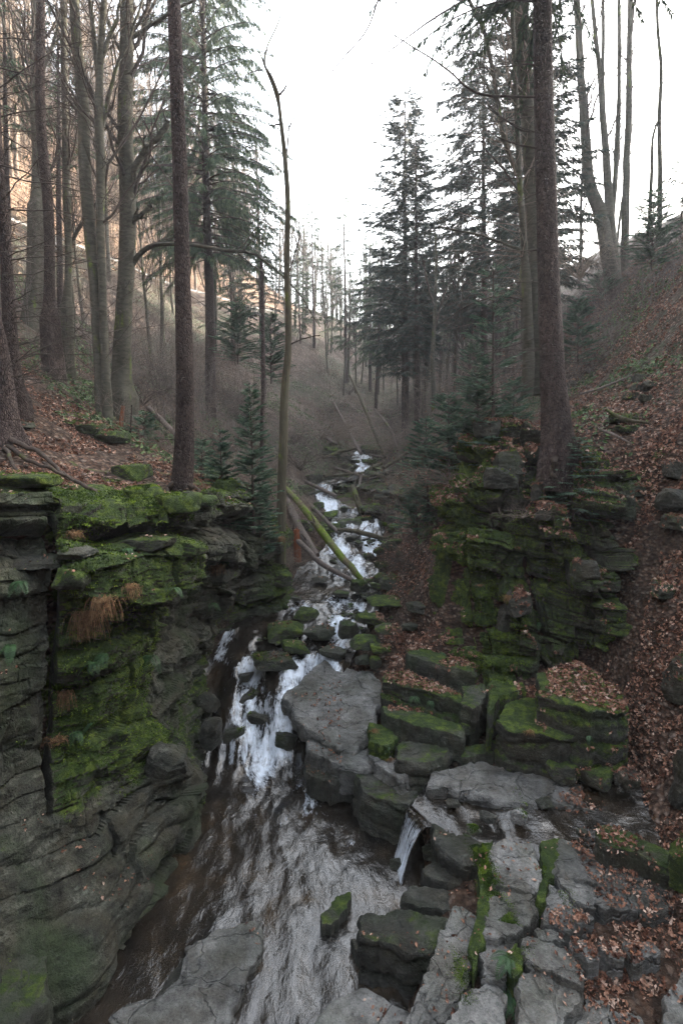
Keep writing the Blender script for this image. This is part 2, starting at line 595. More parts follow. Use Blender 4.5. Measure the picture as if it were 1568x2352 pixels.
M['tan_leaf'] = make_leaf_mat("dry_beech_leaves", [(0.0, (0.09, 0.055, 0.035)), (0.6, (0.19, 0.125, 0.08)), (1.0, (0.28, 0.21, 0.155))], 5.0, 0.7, 0.2)
M['bramble'] = make_leaf_mat("bramble_leaves", [(0.0, (0.025, 0.050, 0.018)), (0.6, (0.065, 0.11, 0.045)), (1.0, (0.13, 0.19, 0.06))], 6.0, 0.5, 0.15)
M['fern'] = make_leaf_mat("fern_fronds", [(0.0, (0.015, 0.040, 0.016)), (1.0, (0.050, 0.105, 0.040))], 9.0, 0.5, 0.15)
M['dry_grass'] = make_leaf_mat("dry_grass", [(0.0, (0.09, 0.045, 0.02)), (1.0, (0.26, 0.16, 0.08))], 9.0, 0.8)
M['moss_tuft'] = make_leaf_mat("moss_tufts", [(0.0, (0.018, 0.036, 0.005)), (0.5, (0.05, 0.09, 0.010)), (1.0, (0.15, 0.22, 0.018))], 5.0, 0.9)
M['water'] = make_water_mat()

COL_V, COL_F, COL_N = [], [], [0]        # everything solid, for dropping leaves and plants on


def collide(V, F):
    V = np.asarray(V)
    F = np.asarray(F)
    if F.shape[1] == 4:
        F = np.concatenate([F[:, [0, 1, 2]], F[:, [0, 2, 3]]])
    COL_V.append(V)
    COL_F.append(F + COL_N[0])
    COL_N[0] += len(V)


# ------------------------------------------------------------------ terrain: one lofted ground sheet
SEC = {

 -3: [(-80,60),(-40,34),(-26,11.3),(-23.5,11),(-11,1.8),(-8,-.6),(-7,-1.1),(-7,-6.2),(-5.6,-6.8),(-.4,-6.8),(.8,-6.0),(3.2,-5.8),(4.2,-4.4),(8.5,1.5),(16,10),(80,46)],
 3: [(-80,60),(-40,34),(-26,11.3),(-23.5,11),(-11,1.8),(-6.6,-.7),(-5.4,-1.1),(-5.4,-6.2),(-4.6,-6.6),(-.2,-6.6),(.7,-5.62),(3.2,-5.36),(4.2,-4.3),(8.5,1.5),(16,10),(80,46)],
 4.4: [(-80,60),(-40,34),(-26,11.3),(-23.5,11),(-11,1.8),(-6.2,-.6),(-4.9,-1.05),(-4.8,-6.2),(-4.2,-6.6),(.1,-6.6),(1.0,-5.60),(3.4,-5.32),(4.4,-4.3),(8.5,1.5),(16,10),(80,46)],
 5.5: [(-80,61),(-40,35),(-26,11.3),(-23.5,11),(-11,1.9),(-6.0,-.5),(-4.4,-1.0),(-4.3,-6.2),(-3.7,-6.6),(.3,-6.6),(1.3,-5.55),(3.6,-5.2),(4.6,-4.3),(8.5,1.5),(16,10),(80,46)],
 6.1: [(-80,61),(-40,35),(-26,11.3),(-23.5,11),(-11,1.9),(-5.9,-.4),(-3.9,-1.0),(-3.8,-6.2),(-3.4,-6.6),(.6,-6.6),(1.7,-5.36),(4.0,-5.14),(4.8,-4.25),(8.5,1.4),(15.6,9.6),(80,46)],
 7: [(-80,62),(-40,36),(-26,11.3),(-23.5,11),(-11,2.0),(-5.8,-.3),(-3.2,-.95),(-3.2,-6.2),(-2.8,-6.6),(.9,-6.5),(1.7,-5.28),(4.3,-5.14),(5.0,-4.2),(8.5,1.2),(15,9),(80,46)],
 8.5: [(-80,63),(-40,37),(-26,11.3),(-23.5,11),(-11,2.2),(-5.8,-.15),(-3.1,-.95),(-3.1,-6.1),(-2.8,-6.5),(.6,-6.4),(.9,-5.3),(4.6,-4.85),(5.2,-3.4),(7.5,.5),(14,8.5),(80,46)],
 9.9: [(-80,64),(-40,38),(-25.8,11.3),(-23.4,11),(-11,2.6),(-5.8,.05),(-3.0,-.95),(-3.1,-5.6),(-2.8,-5.4),(-.3,-5.3),(.6,-4.9),(4.9,-4.4),(5.5,-2.4),(7,.4),(13.5,8),(80,46)],
 10.6: [(-80,64),(-40,39),(-25.5,11.3),(-23.2,11),(-11,2.9),(-5.8,.15),(-2.9,-.95),(-3.0,-5.4),(-2.7,-5.1),(-.2,-5.0),(1.9,-4.45),(2.7,-.95),(5.3,-.5),(7.2,.8),(13.5,8),(80,46)],
 12: [(-80,65),(-40,40),(-25,11.3),(-22.7,11),(-11,3.1),(-5.6,.25),(-2.5,-1.3),(-2.5,-4.7),(-2.1,-4.8),(.6,-4.7),(1.2,-4.15),(2.6,-2.4),(3.5,-.5),(7.2,1.2),(13.5,8),(80,46)],
 14.5: [(-80,66),(-40,41),(-24.3,11.3),(-22,11),(-11,3.6),(-5.6,.3),(-2.6,-1.7),(-1.5,-4.1),(-1.2,-4.45),(.8,-4.4),(1.3,-3.9),(2.6,-2.4),(4,-.5),(7.5,1.5),(13,8),(80,46)],
 20: [(-80,68),(-40,42),(-22,11.3),(-20,11),(-11.2,4.5),(-5.5,.4),(-2.4,-1.6),(-.6,-3.1),(-.3,-3.35),(1.2,-3.35),(1.9,-2.9),(3,-1.8),(5,.2),(8,2.2),(13,7.6),(80,46)],
 24: [(-80,70),(-40,42),(-20.2,11.3),(-18.6,11),(-11,4.8),(-5.5,.9),(-2.8,-1),(-1.5,-2.2),(-1.2,-2.5),(1.0,-2.4),(1.8,-1.9),(3,-1),(5.2,.6),(8.5,2.8),(13,7.8),(80,46)],
 30: [(-80,70),(-40,41),(-18.0,11.3),(-16.8,11),(-11,5.4),(-5.5,1.5),(-2,-.2),(-.3,-1.2),(0.3,-1.5),(1.8,-1.5),(2.4,-1.1),(3.5,-.2),(5.8,1.7),(9,4),(13,8.2),(80,46)],
 40: [(-80,66),(-40,37),(-13.8,11.3),(-12.4,11),(-8,7.4),(-4,4.4),(-1,2.6),(1,1.9),(2,1.6),(3,1.6),(3.6,1.7),(4.5,2),(7,3.4),(10,5.4),(14,9),(80,46)],
 52: [(-80,62),(-40,36),(-8.2,12.3),(-6.4,12),(-3,9.4),(-1,7.8),(1,6.6),(2,6.1),(3,5.8),(4,5.7),(4.6,5.7),(6,5.8),(8,6.6),(11,8.6),(15,11.6),(80,46)],
 66: [(-80,60),(-40,35),(-4,15),(-2,14.6),(0,13.4),(1.5,12.4),(2.5,11.8),(3.5,11.4),(4,11.2),(5,11),(6,11),(7,11.1),(9,11.4),(12,12.6),(17,15.4),(80,46)],
 90: [(-80,56),(-40,34),(-12,24),(-6,22),(-2,20.6),(0,20),(2,19.6),(3.5,19.3),(4.5,19),(5.5,18.8),(6.5,18.7),(8,18.7),(11,19),(16,20),(24,23),(80,46)],
 150: [(-80,54),(-40,36),(-14,27),(-8,26),(-3,25.6),(0,25.3),(2,25),(3.5,25),(4.5,25),(5.5,25),(6.5,25),(8,25),(12,25),(18,26),(30,30),(80,46)],
}
# unseen ground added behind the viewpoint, raised across the gorge to block sky light
for yb, lift in ((-9, 0), (-16, 9), (-26, 20), (-44, 34), (-70, 44)):
    SEC[yb] = [(x * (1.0 if abs(x) > 20 else 1.4), max(z, z * (1 - min(lift, 30) / 30) + lift + abs(x) * .12)) if lift else (x * 1.1, z) for x, z in SEC[-3]]
ky = sorted(SEC)
S = np.array([SEC[k] for k in ky], dtype=float)                      # rows, 16, 2
hill = np.interp(ky, [0, 14, 60, 90], [1.0, 1.22, 1.22, 1.05])
S[:, 1, 1] *= hill
S[:, 0, 1] *= hill
rows_y = np.concatenate([np.arange(-70, -3, 2.), np.arange(-3, 3, .5), np.arange(3, 18, .09), np.arange(18, 34, .16), np.arange(34, 60, .4), np.arange(60, 151, 1.5)])
nsub = [14, 22, 5, 26, 26, 30, 12, 8, 24, 12, 30, 20, 24, 26, 24]
tt = np.concatenate([k + np.arange(m) / m for k, m in enumerate(nsub)] + [[15.0]])
kk = np.clip(np.floor(tt).astype(int), 0, 14)
ff = (tt - kk)[:, None]
Sr = np.stack([np.stack([np.interp(rows_y, ky, S[:, k, c]) for k in range(16)], 1) for c in (0, 1)], -1)
G2 = Sr[:, kk] * (1 - ff) + Sr[:, kk + 1] * ff
G = np.stack([G2[..., 0], rows_y[:, None] * np.ones(len(tt)), G2[..., 1]], -1)
for _ in range(10):
    G[1:-1, 1:-1, ::2] = 0.5 * G[1:-1, 1:-1, ::2] + 0.125 * (G[:-2, 1:-1, ::2] + G[2:, 1:-1, ::2] + G[1:-1, :-2, ::2] + G[1:-1, 2:, ::2])
dd = np.hypot(G[..., 0], G[..., 1])
big = fbm(G * 0.22, 3, 3) * 0.5 * sstep(14, 34, dd) + fbm(G * 0.9, 4, 9) * 0.10 + fbm(G * 3.1, 3, 19) * 0.035
bedmask = np.exp(-((tt - 8.5) / 1.0) ** 2)[None, :]
G[..., 2] += big * (1 - 0.6 * bedmask)
nrm = grid_normals(G)
moss = 0.35 * np.exp(-((tt - 6.2) / 0.7) ** 2)[None, :] * (G[..., 1] < 14) + 0.25 * np.exp(-((tt - 8.5) / 1.6) ** 2)[None, :]
moss = moss + 0.1 * sstep(0.0, 0.6, fbm(G * 0.4, 2, 77))
green = sstep(-0.1, 0.5, fbm(G * 0.25, 3, 5)) * ((tt < 5.6)[None, :] * 0.9 * sstep(12, 19, G[..., 1]) + (tt > 12.2)[None, :] * 0.7 * (G[..., 1] > 11) + (G[..., 1] > 26) * 0.8)
tanm = ((tt < 2.05)[None, :] * np.ones_like(G[..., 2])) * sstep(10.5, 12, G[..., 2])
TF = grid_faces(*G.shape[:2])
TV = G.reshape(-1, 3)
me = mesh_np("ground", TV, TF, True, {"moss": moss.ravel() * np.ones(len(TV)), "green": np.clip(green, 0, 1).ravel(), "tan": tanm.ravel(), "pale": (sstep(13, 24, dd) * (1 - .75 * (tt > 11.9)[None, :] * (G[..., 1] < 34))).ravel()})  # pale grows with distance from the viewpoint, as painted haze
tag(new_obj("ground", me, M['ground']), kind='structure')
collide(TV, TF)
GROUND_BVH = BVHTree.FromPolygons([tuple(v) for v in TV], [tuple(f) for f in TF.tolist()])


def ground_z(x, y, zmax=90.0):
    hit = GROUND_BVH.ray_cast(Vector((x, y, zmax)), Vector((0, 0, -1)))
    return hit[0].z if hit[0] is not None else 0.0


# ------------------------------------------------------------------ cliffs
def strata(P, s, seed, lh, bw, a_layer, a_block, a_crack, dip=(0.0, 0.0), warp=0.25):
    z = P[..., 2] + dip[0] * P[..., 0] + dip[1] * P[..., 1]
    z = z + warp * lh * fbm(P * 0.8, 3, seed + 5)
    q = z / lh
    q = q + 0.55 * vnoise(np.stack([q * 0.6, q * 0, q * 0], -1), seed + 1)
    L = np.floor(q)
    f = q - L
    sw = s / bw + h1(L, seed + 2) * 7.0 + 0.22 * fbm(P * 1.5, 2, seed + 8)
    sw = sw + 0.35 * vnoise(np.stack([sw * 0.7, L * 3.1, sw * 0], -1), seed + 3)
    B = np.floor(sw)
    g = sw - B
    prot = a_layer * (h1(L, seed + 11) - 0.5) + a_block * (h2(L, B, seed + 12) - 0.5)
    tiltb = (h2(L, B, seed + 13) - 0.5) * a_block * 0.7 * (g - 0.5) + (h2(L, B, seed + 14) - 0.7) * a_layer * 0.5 * (f - 0.5)
    e = np.minimum(f, 1 - f) * lh
    e2 = np.minimum(g, 1 - g) * bw
    cr = np.exp(-(e / (0.07 * lh)) ** 2) * (0.5 + 0.8 * h1(L + 40, seed)) + 0.8 * np.exp(-(e2 / (0.035 * bw)) ** 2) * (h2(L, B + 9, seed) > 0.35)
    return prot + tiltb - a_crack * cr


def cliff_grid(net, nr, nc):
    A = np.array([[W(*p) if len(p) == 3 else np.array(p[:3]) for p in row] for row in net])     # rows x cols x 3
    A = catmull(A, nr)
    A = np.swapaxes(catmull(np.swapaxes(A, 0, 1), nc), 0, 1)
    return A


LC = [  # left cliff: columns from far left to far along the gorge, each top -> foot
 [(-330,1150,4.9),(-330,1320,4.8),(-330,1600,4.6),(-330,1850,4.4),(-330,2150,4.0),(-330,2500,3.6)],
 [(0,1150,5.6),(0,1300,5.5),(0,1560,5.3),(0,1800,5.1),(0,2100,4.75),(10,2430,4.3)],
 [(110,1150,6.0),(112,1300,5.9),(112,1560,5.7),(112,1780,5.5),(125,2020,5.15),(150,2330,4.6)],
 [(220,1180,6.3),(260,1300,6.2),(255,1560,6.1),(255,1720,6.0),(270,1930,5.8),(280,2170,5.3)],
 [(400,1175,6.9),(405,1300,6.9),(378,1560,7.0),(345,1680,7.15),(440,1810,6.9),(405,1970,6.55)],
 [(445,1185,7.8),(440,1300,8.0),(418,1500,8.1),(400,1640,8.1),(445,1760,7.8),(455,1860,7.8)],
 [(505,1160,9.0),(500,1300,9.2),(480,1450,9.5),(480,1560,9.5),(472,1660,9.3),(465,1760,9.0)],
 [(572,1145,10.8),(562,1250,11),(547,1330,11.2),(535,1390,11.4),(515,1470,11.3),(500,1560,10.6)],
 [(600,1195,12.2),(610,1235,12.2),(615,1290,12.3),(620,1330,12.4),(625,1370,12.5),(632,1425,12.2)],
 [(650,1215,14),(655,1245,14),(662,1275,14),(668,1305,14),(674,1335,13.9),(682,1370,13.5)],
]
lc = np.array([[W(*p) for p in col] for col in LC])                  # cols x 6 x 3
back = lc[:, 0] + np.array([-1.3, 1.3, 0.25])
back[-2:] = lc[-2:, 0] + np.array([-1.3, .3, .5])
low = lc[:, -1] + np.array([-.25, .25, -.8])
top_in = lc[:, 0] * 0.93 + back * 0.07 + np.array([0, 0, .05])
net = np.concatenate([back[:, None], (back * .55 + lc[:, 0] * .45 + np.array([0, 0, .05]))[:, None], top_in[:, None], lc, low[:, None]], 1)
net = np.swapaxes(net, 0, 1)
CG = catmull(net, 520)
CG = np.swapaxes(catmull(np.swapaxes(CG, 0, 1), 760), 0, 1)
nc_ = CG.shape[1]
sarc = np.concatenate([[0], np.cumsum(np.linalg.norm(np.diff(CG[260], axis=0), axis=1))])[None, :] * np.ones((CG.shape[0], 1))
NN = grid_normals(CG)
if NN[260, 200, 1] > 0:
    NN = -NN
rowt = np.linspace(0, 9, CG.shape[0])[:, None] * np.ones((1, nc_))
colt = np.linspace(0, 9, nc_)[None, :] * np.ones((CG.shape[0], 1))
face_m = sstep(1.6, 2.2, rowt)
smoothz = sstep(6.3, 7.0, rowt) * (1 - sstep(4.2, 5.0, colt))          # water-worn lower face
upper = 1 - smoothz
dip = (-0.10, 0.16)
D = strata(CG, sarc, 21, 0.42, 1.5, 0.42, 0.26, 0.10, dip, .45) * (0.40 + 0.60 * upper)
leftface = (1 - sstep(1.9, 2.05, colt)) * sstep(3.7, 4.2, rowt)
D = D * (1 - .6 * leftface)
upper = upper * (1 - .75 * leftface)
D = D + strata(CG, sarc, 55, 0.15, 0.6, 0.10, 0.10, 0.030, dip, .8) * (0.12 + 0.88 * upper)
D = D + strata(CG, sarc, 77, 0.07, 0.2, 0.022, 0.03, 0.010, dip, 2.5) * (.12 + .88 * upper)
D = D + strata(CG, sarc, 99, 0.40, 0.7, 0.30, 0.34, 0.05, (-.35, .3), .7) * smoothz * sstep(2.6, 3.2, colt) * .8
D = D + fbm(CG * .75, 3, 37) * .22 * np.maximum(smoothz, leftface)
D = D + fbm(CG * 1.1, 4, 31) * 0.12 + fbm(CG * 4.2, 3, 33) * 0.03 + fbm(CG * 13, 2, 35) * 0.010
D = D * face_m + (1 - face_m) * (fbm(CG * 2.3, 4, 41) * 0.07 + fbm(CG * 9, 2, 43) * .02)
# deep vertical joint that splits the face, and the dark undercut below the top slabs
D -= 1.1 * np.exp(-((colt - 2.08 - 0.05 * fbm(CG * 1.2, 2, 61)) / (0.030 + 0.035 * (1 - sstep(3.5, 6, rowt)))) ** 4) * sstep(3.2, 3.6, rowt) * (1 - sstep(5.7, 6.6, rowt))
D -= 0.55 * np.exp(-((rowt - 3.75) / 0.20) ** 2) * (1 - sstep(1.8, 2.3, colt))
D -= 0.45 * np.exp(-((rowt - 3.45 - .1 * np.sin(colt * 3)) / 0.16) ** 2) * sstep(2.2, 2.8, colt) * (1 - sstep(7.2, 7.8, colt))
D -= 0.45 * np.exp(-((rowt - 4.6) / 0.35) ** 2) * sstep(4.3, 4.8, colt) * (1 - sstep(5.8, 6.4, colt))
CG2 = CG + NN * D[..., None]
mossL = 0.62 * (.3 + .7 * sstep(2.3, 3.0, rowt)) * sstep(2.0, 2.25, colt) * (1 - sstep(4.15, 4.6, colt)) * (1 - sstep(6.1, 6.9, rowt)) + 0.35 * np.exp(-((rowt - 6.4) / .6) ** 2) * sstep(3.5, 5, colt)
mossL = mossL + 0.30 * (1 - sstep(2.1, 2.9, rowt)) + 0.5 * sstep(7.6, 8.3, colt) + 0.15 * (1 - sstep(1.9, 2.1, colt)) * sstep(4, 5, rowt) + .1
mossL = mossL - 0.18 * smoothz
V = CG2.reshape(-1, 3)
F = grid_faces(*CG2.shape[:2])[:, ::-1]
CLIFF_SURF = [(CG2, NN.copy(), mossL, fbm(CG * 2.6, 4, 90))]
o = new_obj("cliff", mesh_np("cliff", V, F, False, {"moss": mossL.ravel()}), M['cliff'])
tag(o, "tall layered mossy rock wall rising from the pool on the left bank", "cliff", kind='structure')
collide(V[::1], F)

RO = [  # right outcrop under the big spruce
 [(1075,1010,14.0),(1050,1090,13.6),(1035,1180,13.2),(1030,1260,12.9),(1030,1330,12.6),(1030,1400,12.4)],
 [(1055,1020,12.2),(1035,1110,11.8),(1022,1190,11.5),(1022,1290,11.3),(1026,1380,11.1),(1030,1470,10.8)],
 [(1080,1005,11.2),(1055,1110,10.6),(1040,1200,10.3),(1040,1300,10.2),(1048,1410,10.1),(1065,1510,9.8)],
 [(1140,980,10.9),(1115,1105,10.3),(1105,1200,10.0),(1105,1310,9.9),(1122,1420,9.8),(1150,1530,9.5)],
 [(1210,990,10.6),(1195,1110,10.1),(1190,1210,9.8),(1190,1320,9.7),(1195,1420,9.7),(1205,1520,9.4)],
 [(1290,1025,10.2),(1290,1115,9.85),(1290,1210,9.6),(1300,1310,9.5),(1305,1400,9.45),(1310,1500,9.2)],
 [(1375,1060,10.0),(1388,1135,9.7),(1398,1220,9.5),(1408,1310,9.3),(1412,1395,9.2),(1410,1470,9.0)],
 [(1410,1085,10.8),(1430,1155,10.4),(1438,1225,10.2),(1436,1310,10.0),(1436,1380,9.9),(1436,1440,9.7)],
]
ro = np.array([[W(*p) for p in col] for col in RO])
back = ro[:, 0] + np.array([0.4, 1.5, 0.1])
low = ro[:, -1] + np.array([0, .3, -.6])
net = np.concatenate([back[:, None], (back * .5 + ro[:, 0] * .5 + np.array([0, 0, .04]))[:, None], ro, low[:, None]], 1)
net = np.swapaxes(net, 0, 1)
RG = catmull(net, 420)
RG = np.swapaxes(catmull(np.swapaxes(RG, 0, 1), 420), 0, 1)
sarc = np.concatenate([[0], np.cumsum(np.linalg.norm(np.diff(RG[220], axis=0), axis=1))])[None, :] * np.ones((RG.shape[0], 1))
NN = grid_normals(RG)
if NN[220, 200, 1] > 0:
    NN = -NN
rowt = np.linspace(0, 8, RG.shape[0])[:, None] * np.ones((1, RG.shape[1]))
colt = np.linspace(0, 7, RG.shape[1])[None, :] * np.ones((RG.shape[0], 1))
fm = sstep(1.5, 2.2, rowt)
D = strata(RG, sarc, 121, 0.62, 0.75, 0.42, 0.62, 0.26, (0.12, 0.0), 0.22) + strata(RG, sarc, 155, 0.23, 0.30, 0.16, 0.24, 0.09, (0.2, 0.1), 0.3) + strata(RG, sarc, 177, 0.08, 0.14, 0.04, 0.06, 0.02, (0.2, 0.1), 0.5)
D = D + fbm(RG * 1.0, 4, 131) * 0.16 + fbm(RG * 5.2, 3, 133) * 0.03
D = D * fm + (1 - fm) * fbm(RG * 2.3, 4, 141) * 0.15
D -= 0.5 * np.exp(-((colt - 4.35 - .25 * (rowt - 6) * .5) / .10) ** 2) * sstep(4.2, 5.2, rowt)
D -= 0.35 * np.exp(-((colt - 2.5) / .08) ** 2) * sstep(3, 3.6, rowt)
RG2 = RG + NN * D[..., None]
mossR = 0.50 * (1 - sstep(2.4, 4.2, colt)) + 0.56 + 0.12 * np.sin(colt * 2.1 + rowt)
V = RG2.reshape(-1, 3)
F = grid_faces(*RG2.shape[:2])[:, ::-1]
CLIFF_SURF.append((RG2, NN.copy(), mossR, fbm(RG * 2.6, 4, 90)))
o = new_obj("rock_outcrop", mesh_np("rock_outcrop", V, F, False, {"moss": mossR.ravel()}), M['cliff'])
tag(o, "blocky cracked mossy crag beneath the big spruce on the right bank", "outcrop", kind='structure')
collide(V, F)

SURF_BVH = BVHTree.FromPolygons(np.concatenate(COL_V).tolist(), np.concatenate(COL_F).tolist())


def snap(u, v, Y, tol=.35):
    """forward distance at which the line of sight through (u, v) meets ground or rock, if that is near Y"""
    d = Vector(W(u, v, 1.0)).normalized()
    h = SURF_BVH.ray_cast(Vector((0, 0, 0)), d)
    return h[0].y if h[0] is not None and abs(h[0].y - Y) < tol * Y else Y

# ------------------------------------------------------------------ water
def water_ribbon(name, rows, cols, dl, amp=1.0, edge_foam=0.15):
    """rows: (left xyz, right xyz, foam) downstream first"""
    A = np.array([[r[0], r[1]] for r in rows], dtype=float)
    fo = np.array([r[2] for r in rows], dtype=float)
    mid = A.mean(1)
    L = np.concatenate([[0], np.cumsum(np.linalg.norm(np.diff(mid, axis=0), axis=1))])
    n = int(L[-1] / dl)
    t = np.linspace(0, L[-1], n)
    Lf = np.stack([np.interp(t, L, A[:, 0, k]) for k in range(3)], 1)
    Rt = np.stack([np.interp(t, L, A[:, 1, k]) for k in range(3)], 1)
    fo = np.interp(t, L, fo)
    w = np.linspace(0, 1, cols)[None, :, None]
    G = Lf[:, None, :] * (1 - w) + Rt[:, None, :] * w
    # the lip of every step wanders, so falls are not straight bars
    mv = fbm(np.stack([G[..., 0] * 1.9, G[..., 1] * 0.6, G[..., 0] * 0], -1), 3, 7) * 0.55
    idx = np.clip(np.arange(n)[:, None] + (mv / dl).astype(int), 0, n - 1)
    z = G[..., 2]
    zz = np.take_along_axis(z, idx, 0)
    ff = fo[idx]
    patch = fbm(np.stack([G[..., 0] * 2.1, G[..., 1] * 0.7, G[..., 0] * 0 + 3.3], -1), 3, 17)
    ff = np.clip(ff * (1.0 + 0.95 * patch), 0, 1.1) * sstep(0, .10, w[..., 0]) * sstep(0, .10, 1 - w[..., 0])
    G[..., 2] = zz
    for _ in range(2):
        G[1:-1, 1:-1, 2] = 0.5 * G[1:-1, 1:-1, 2] + 0.125 * (G[:-2, 1:-1, 2] + G[2:, 1:-1, 2] + G[1:-1, :-2, 2] + G[1:-1, 2:, 2])
    slope = np.clip(np.abs(np.gradient(G[..., 2], axis=0)) / dl, 0, 2)
    P = np.stack([G[..., 0] * 3.2, G[..., 1] * 1.6, z * 0], -1)
    chop = fbm(P, 4, 51)
    chop2 = fbm(P * 3.3, 3, 53)
    G[..., 2] += amp * ff * .09 * fbm(np.stack([G[..., 0] * 1.7, G[..., 1] * 1.3, G[..., 0] * 0], -1), 2, 71)
    G[..., 2] += amp * (chop * (0.014 + 0.05 * ff) + chop2 * (0.004 + 0.02 * ff))
    foam = np.clip(ff + np.clip(slope, 0, 1) * 0.55 * np.clip(.9 + .9 * patch, 0, 1.2), 0, 1.2)
    flow = np.stack([w[..., 0] * np.linalg.norm(Rt - Lf, axis=1).mean() * np.ones((n, 1)), t[:, None] * np.ones((1, cols)), z * 0], -1)
    V = G.reshape(-1, 3)
    me = mesh_np(name, V, grid_faces(n, cols), True, {"foam": foam.ravel(), "flow": flow.reshape(-1, 3)})
    o = new_obj(name, me, M['water'])
    tag(o, kind='structure')
    return o


def wr(y, z, xl, xr, f):
    return ((xl, y, z), (xr, y, z), f)


water_ribbon("stream_water", [
    wr(-2, -6.06, -7, .6, .05), wr(2.5, -6.05, -5.0, .8, .06), wr(4.5, -6.03, -4.2, 1.0, .05), wr(5.5, -6.0, -3.9, 1.2, .10), wr(6.5, -6, -3.2, 1.5, .18),
    wr(7.2, -6, -3.0, 1.6, .28), wr(7.8, -5.99, -3.0, 1.4, .52), wr(8.25, -5.96, -3.0, .9, .9), wr(8.6, -5.84, -3.0, .3, 1.05), wr(8.8, -5.62, -3.0, .3, .95), wr(9.2, -5.42, -3.0, .2, .6),
    wr(9.5, -5.2, -3.1, .2, .65), wr(9.85, -5.04, -3.1, .1, .6), wr(10.15, -4.95, -3.1, .1, .45), wr(10.5, -4.74, -3.1, .2, .75), wr(11.1, -4.6, -3.0, .4, .4), wr(11.5, -4.47, -2.9, .6, .65),
    wr(11.8, -4.36, -2.9, .6, .6), wr(12.3, -4.28, -2.8, .9, .25), wr(12.7, -4.2, -2.6, 1.0, .5), wr(13.0, -4.15, -2.5, 1.1, .35), wr(13.5, -4.14, -2.2, 1.2, .10), wr(14.3, -4.1, -1.9, 1.2, .18), wr(14.8, -4.03, -1.7, 1.2, .5),
    wr(15.3, -3.92, -1.5, 1.4, .5), wr(16.2, -3.82, -1.0, 1.7, .45), wr(16.8, -3.68, -.6, 1.8, .85), wr(17.3, -3.45, -.5, 1.7, .85), wr(18.3, -3.36, -.4, 1.6, .4), wr(18.9, -3.1, -.4, 1.6, .85),
    wr(20.4, -3.0, -.4, 1.4, .25), wr(21.0, -2.9, -.9, .6, .7), wr(21.6, -2.6, -1.1, .0, .7), wr(23.0, -2.4, -1.25, -.4, .5), wr(23.7, -2.05, -1.2, -.45, .95), wr(24.6, -1.95, -1.0, .4, .1), wr(26.2, -1.75, .6, 1.5, .2), wr(26.9, -1.4, .95, 1.5, 1.0),
    wr(28.5, -1.15, .4, 1.8, .8), wr(32, -.75, .6, 2.0, .5)], 90, 0.045)


def tw(u, v, z):
    return tuple(WZ(u, v, z))


water_ribbon("side_stream_water", [
    (tw(880, 1965, -6.03), tw(915, 2050, -6.03), .25), (tw(905, 1955, -5.99), tw(935, 2015, -5.99), .5), (tw(925, 1930, -5.80), tw(962, 1972, -5.80), .42), (tw(938, 1905, -5.62), tw(985, 1945, -5.60), .32), (tw(945, 1880, -5.42), tw(1005, 1925, -5.40), .2),
    (tw(955, 1845, -5.29), tw(1015, 1905, -5.29), .10), (tw(985, 1795, -5.20), tw(1130, 1985, -5.21), .04), (tw(1080, 1765, -5.13), tw(1250, 1985, -5.17), .05),
    (tw(1180, 1765, -5.10), tw(1360, 1975, -5.13), .05), (tw(1330, 1790, -5.0), tw(1450, 1975, -5.07), .02), (tw(1480, 1800, -4.97), tw(1530, 1940, -5.0), .02), (tw(1620, 1830, -4.9), tw(1650, 1960, -4.95), .02)], 60, 0.035, 0.5)

# ------------------------------------------------------------------ rocks
ICO = {}


def ico(level):
    if level not in ICO:
        bm = bmesh.new()
        bmesh.ops.create_icosphere(bm, subdivisions=level, radius=1.0)
        V = np.array([v.co[:] for v in bm.verts])
        F = np.array([[v.index for v in f.verts] for f in bm.faces])
        bm.free()
        ICO[level] = (V, F)
    return ICO[level]


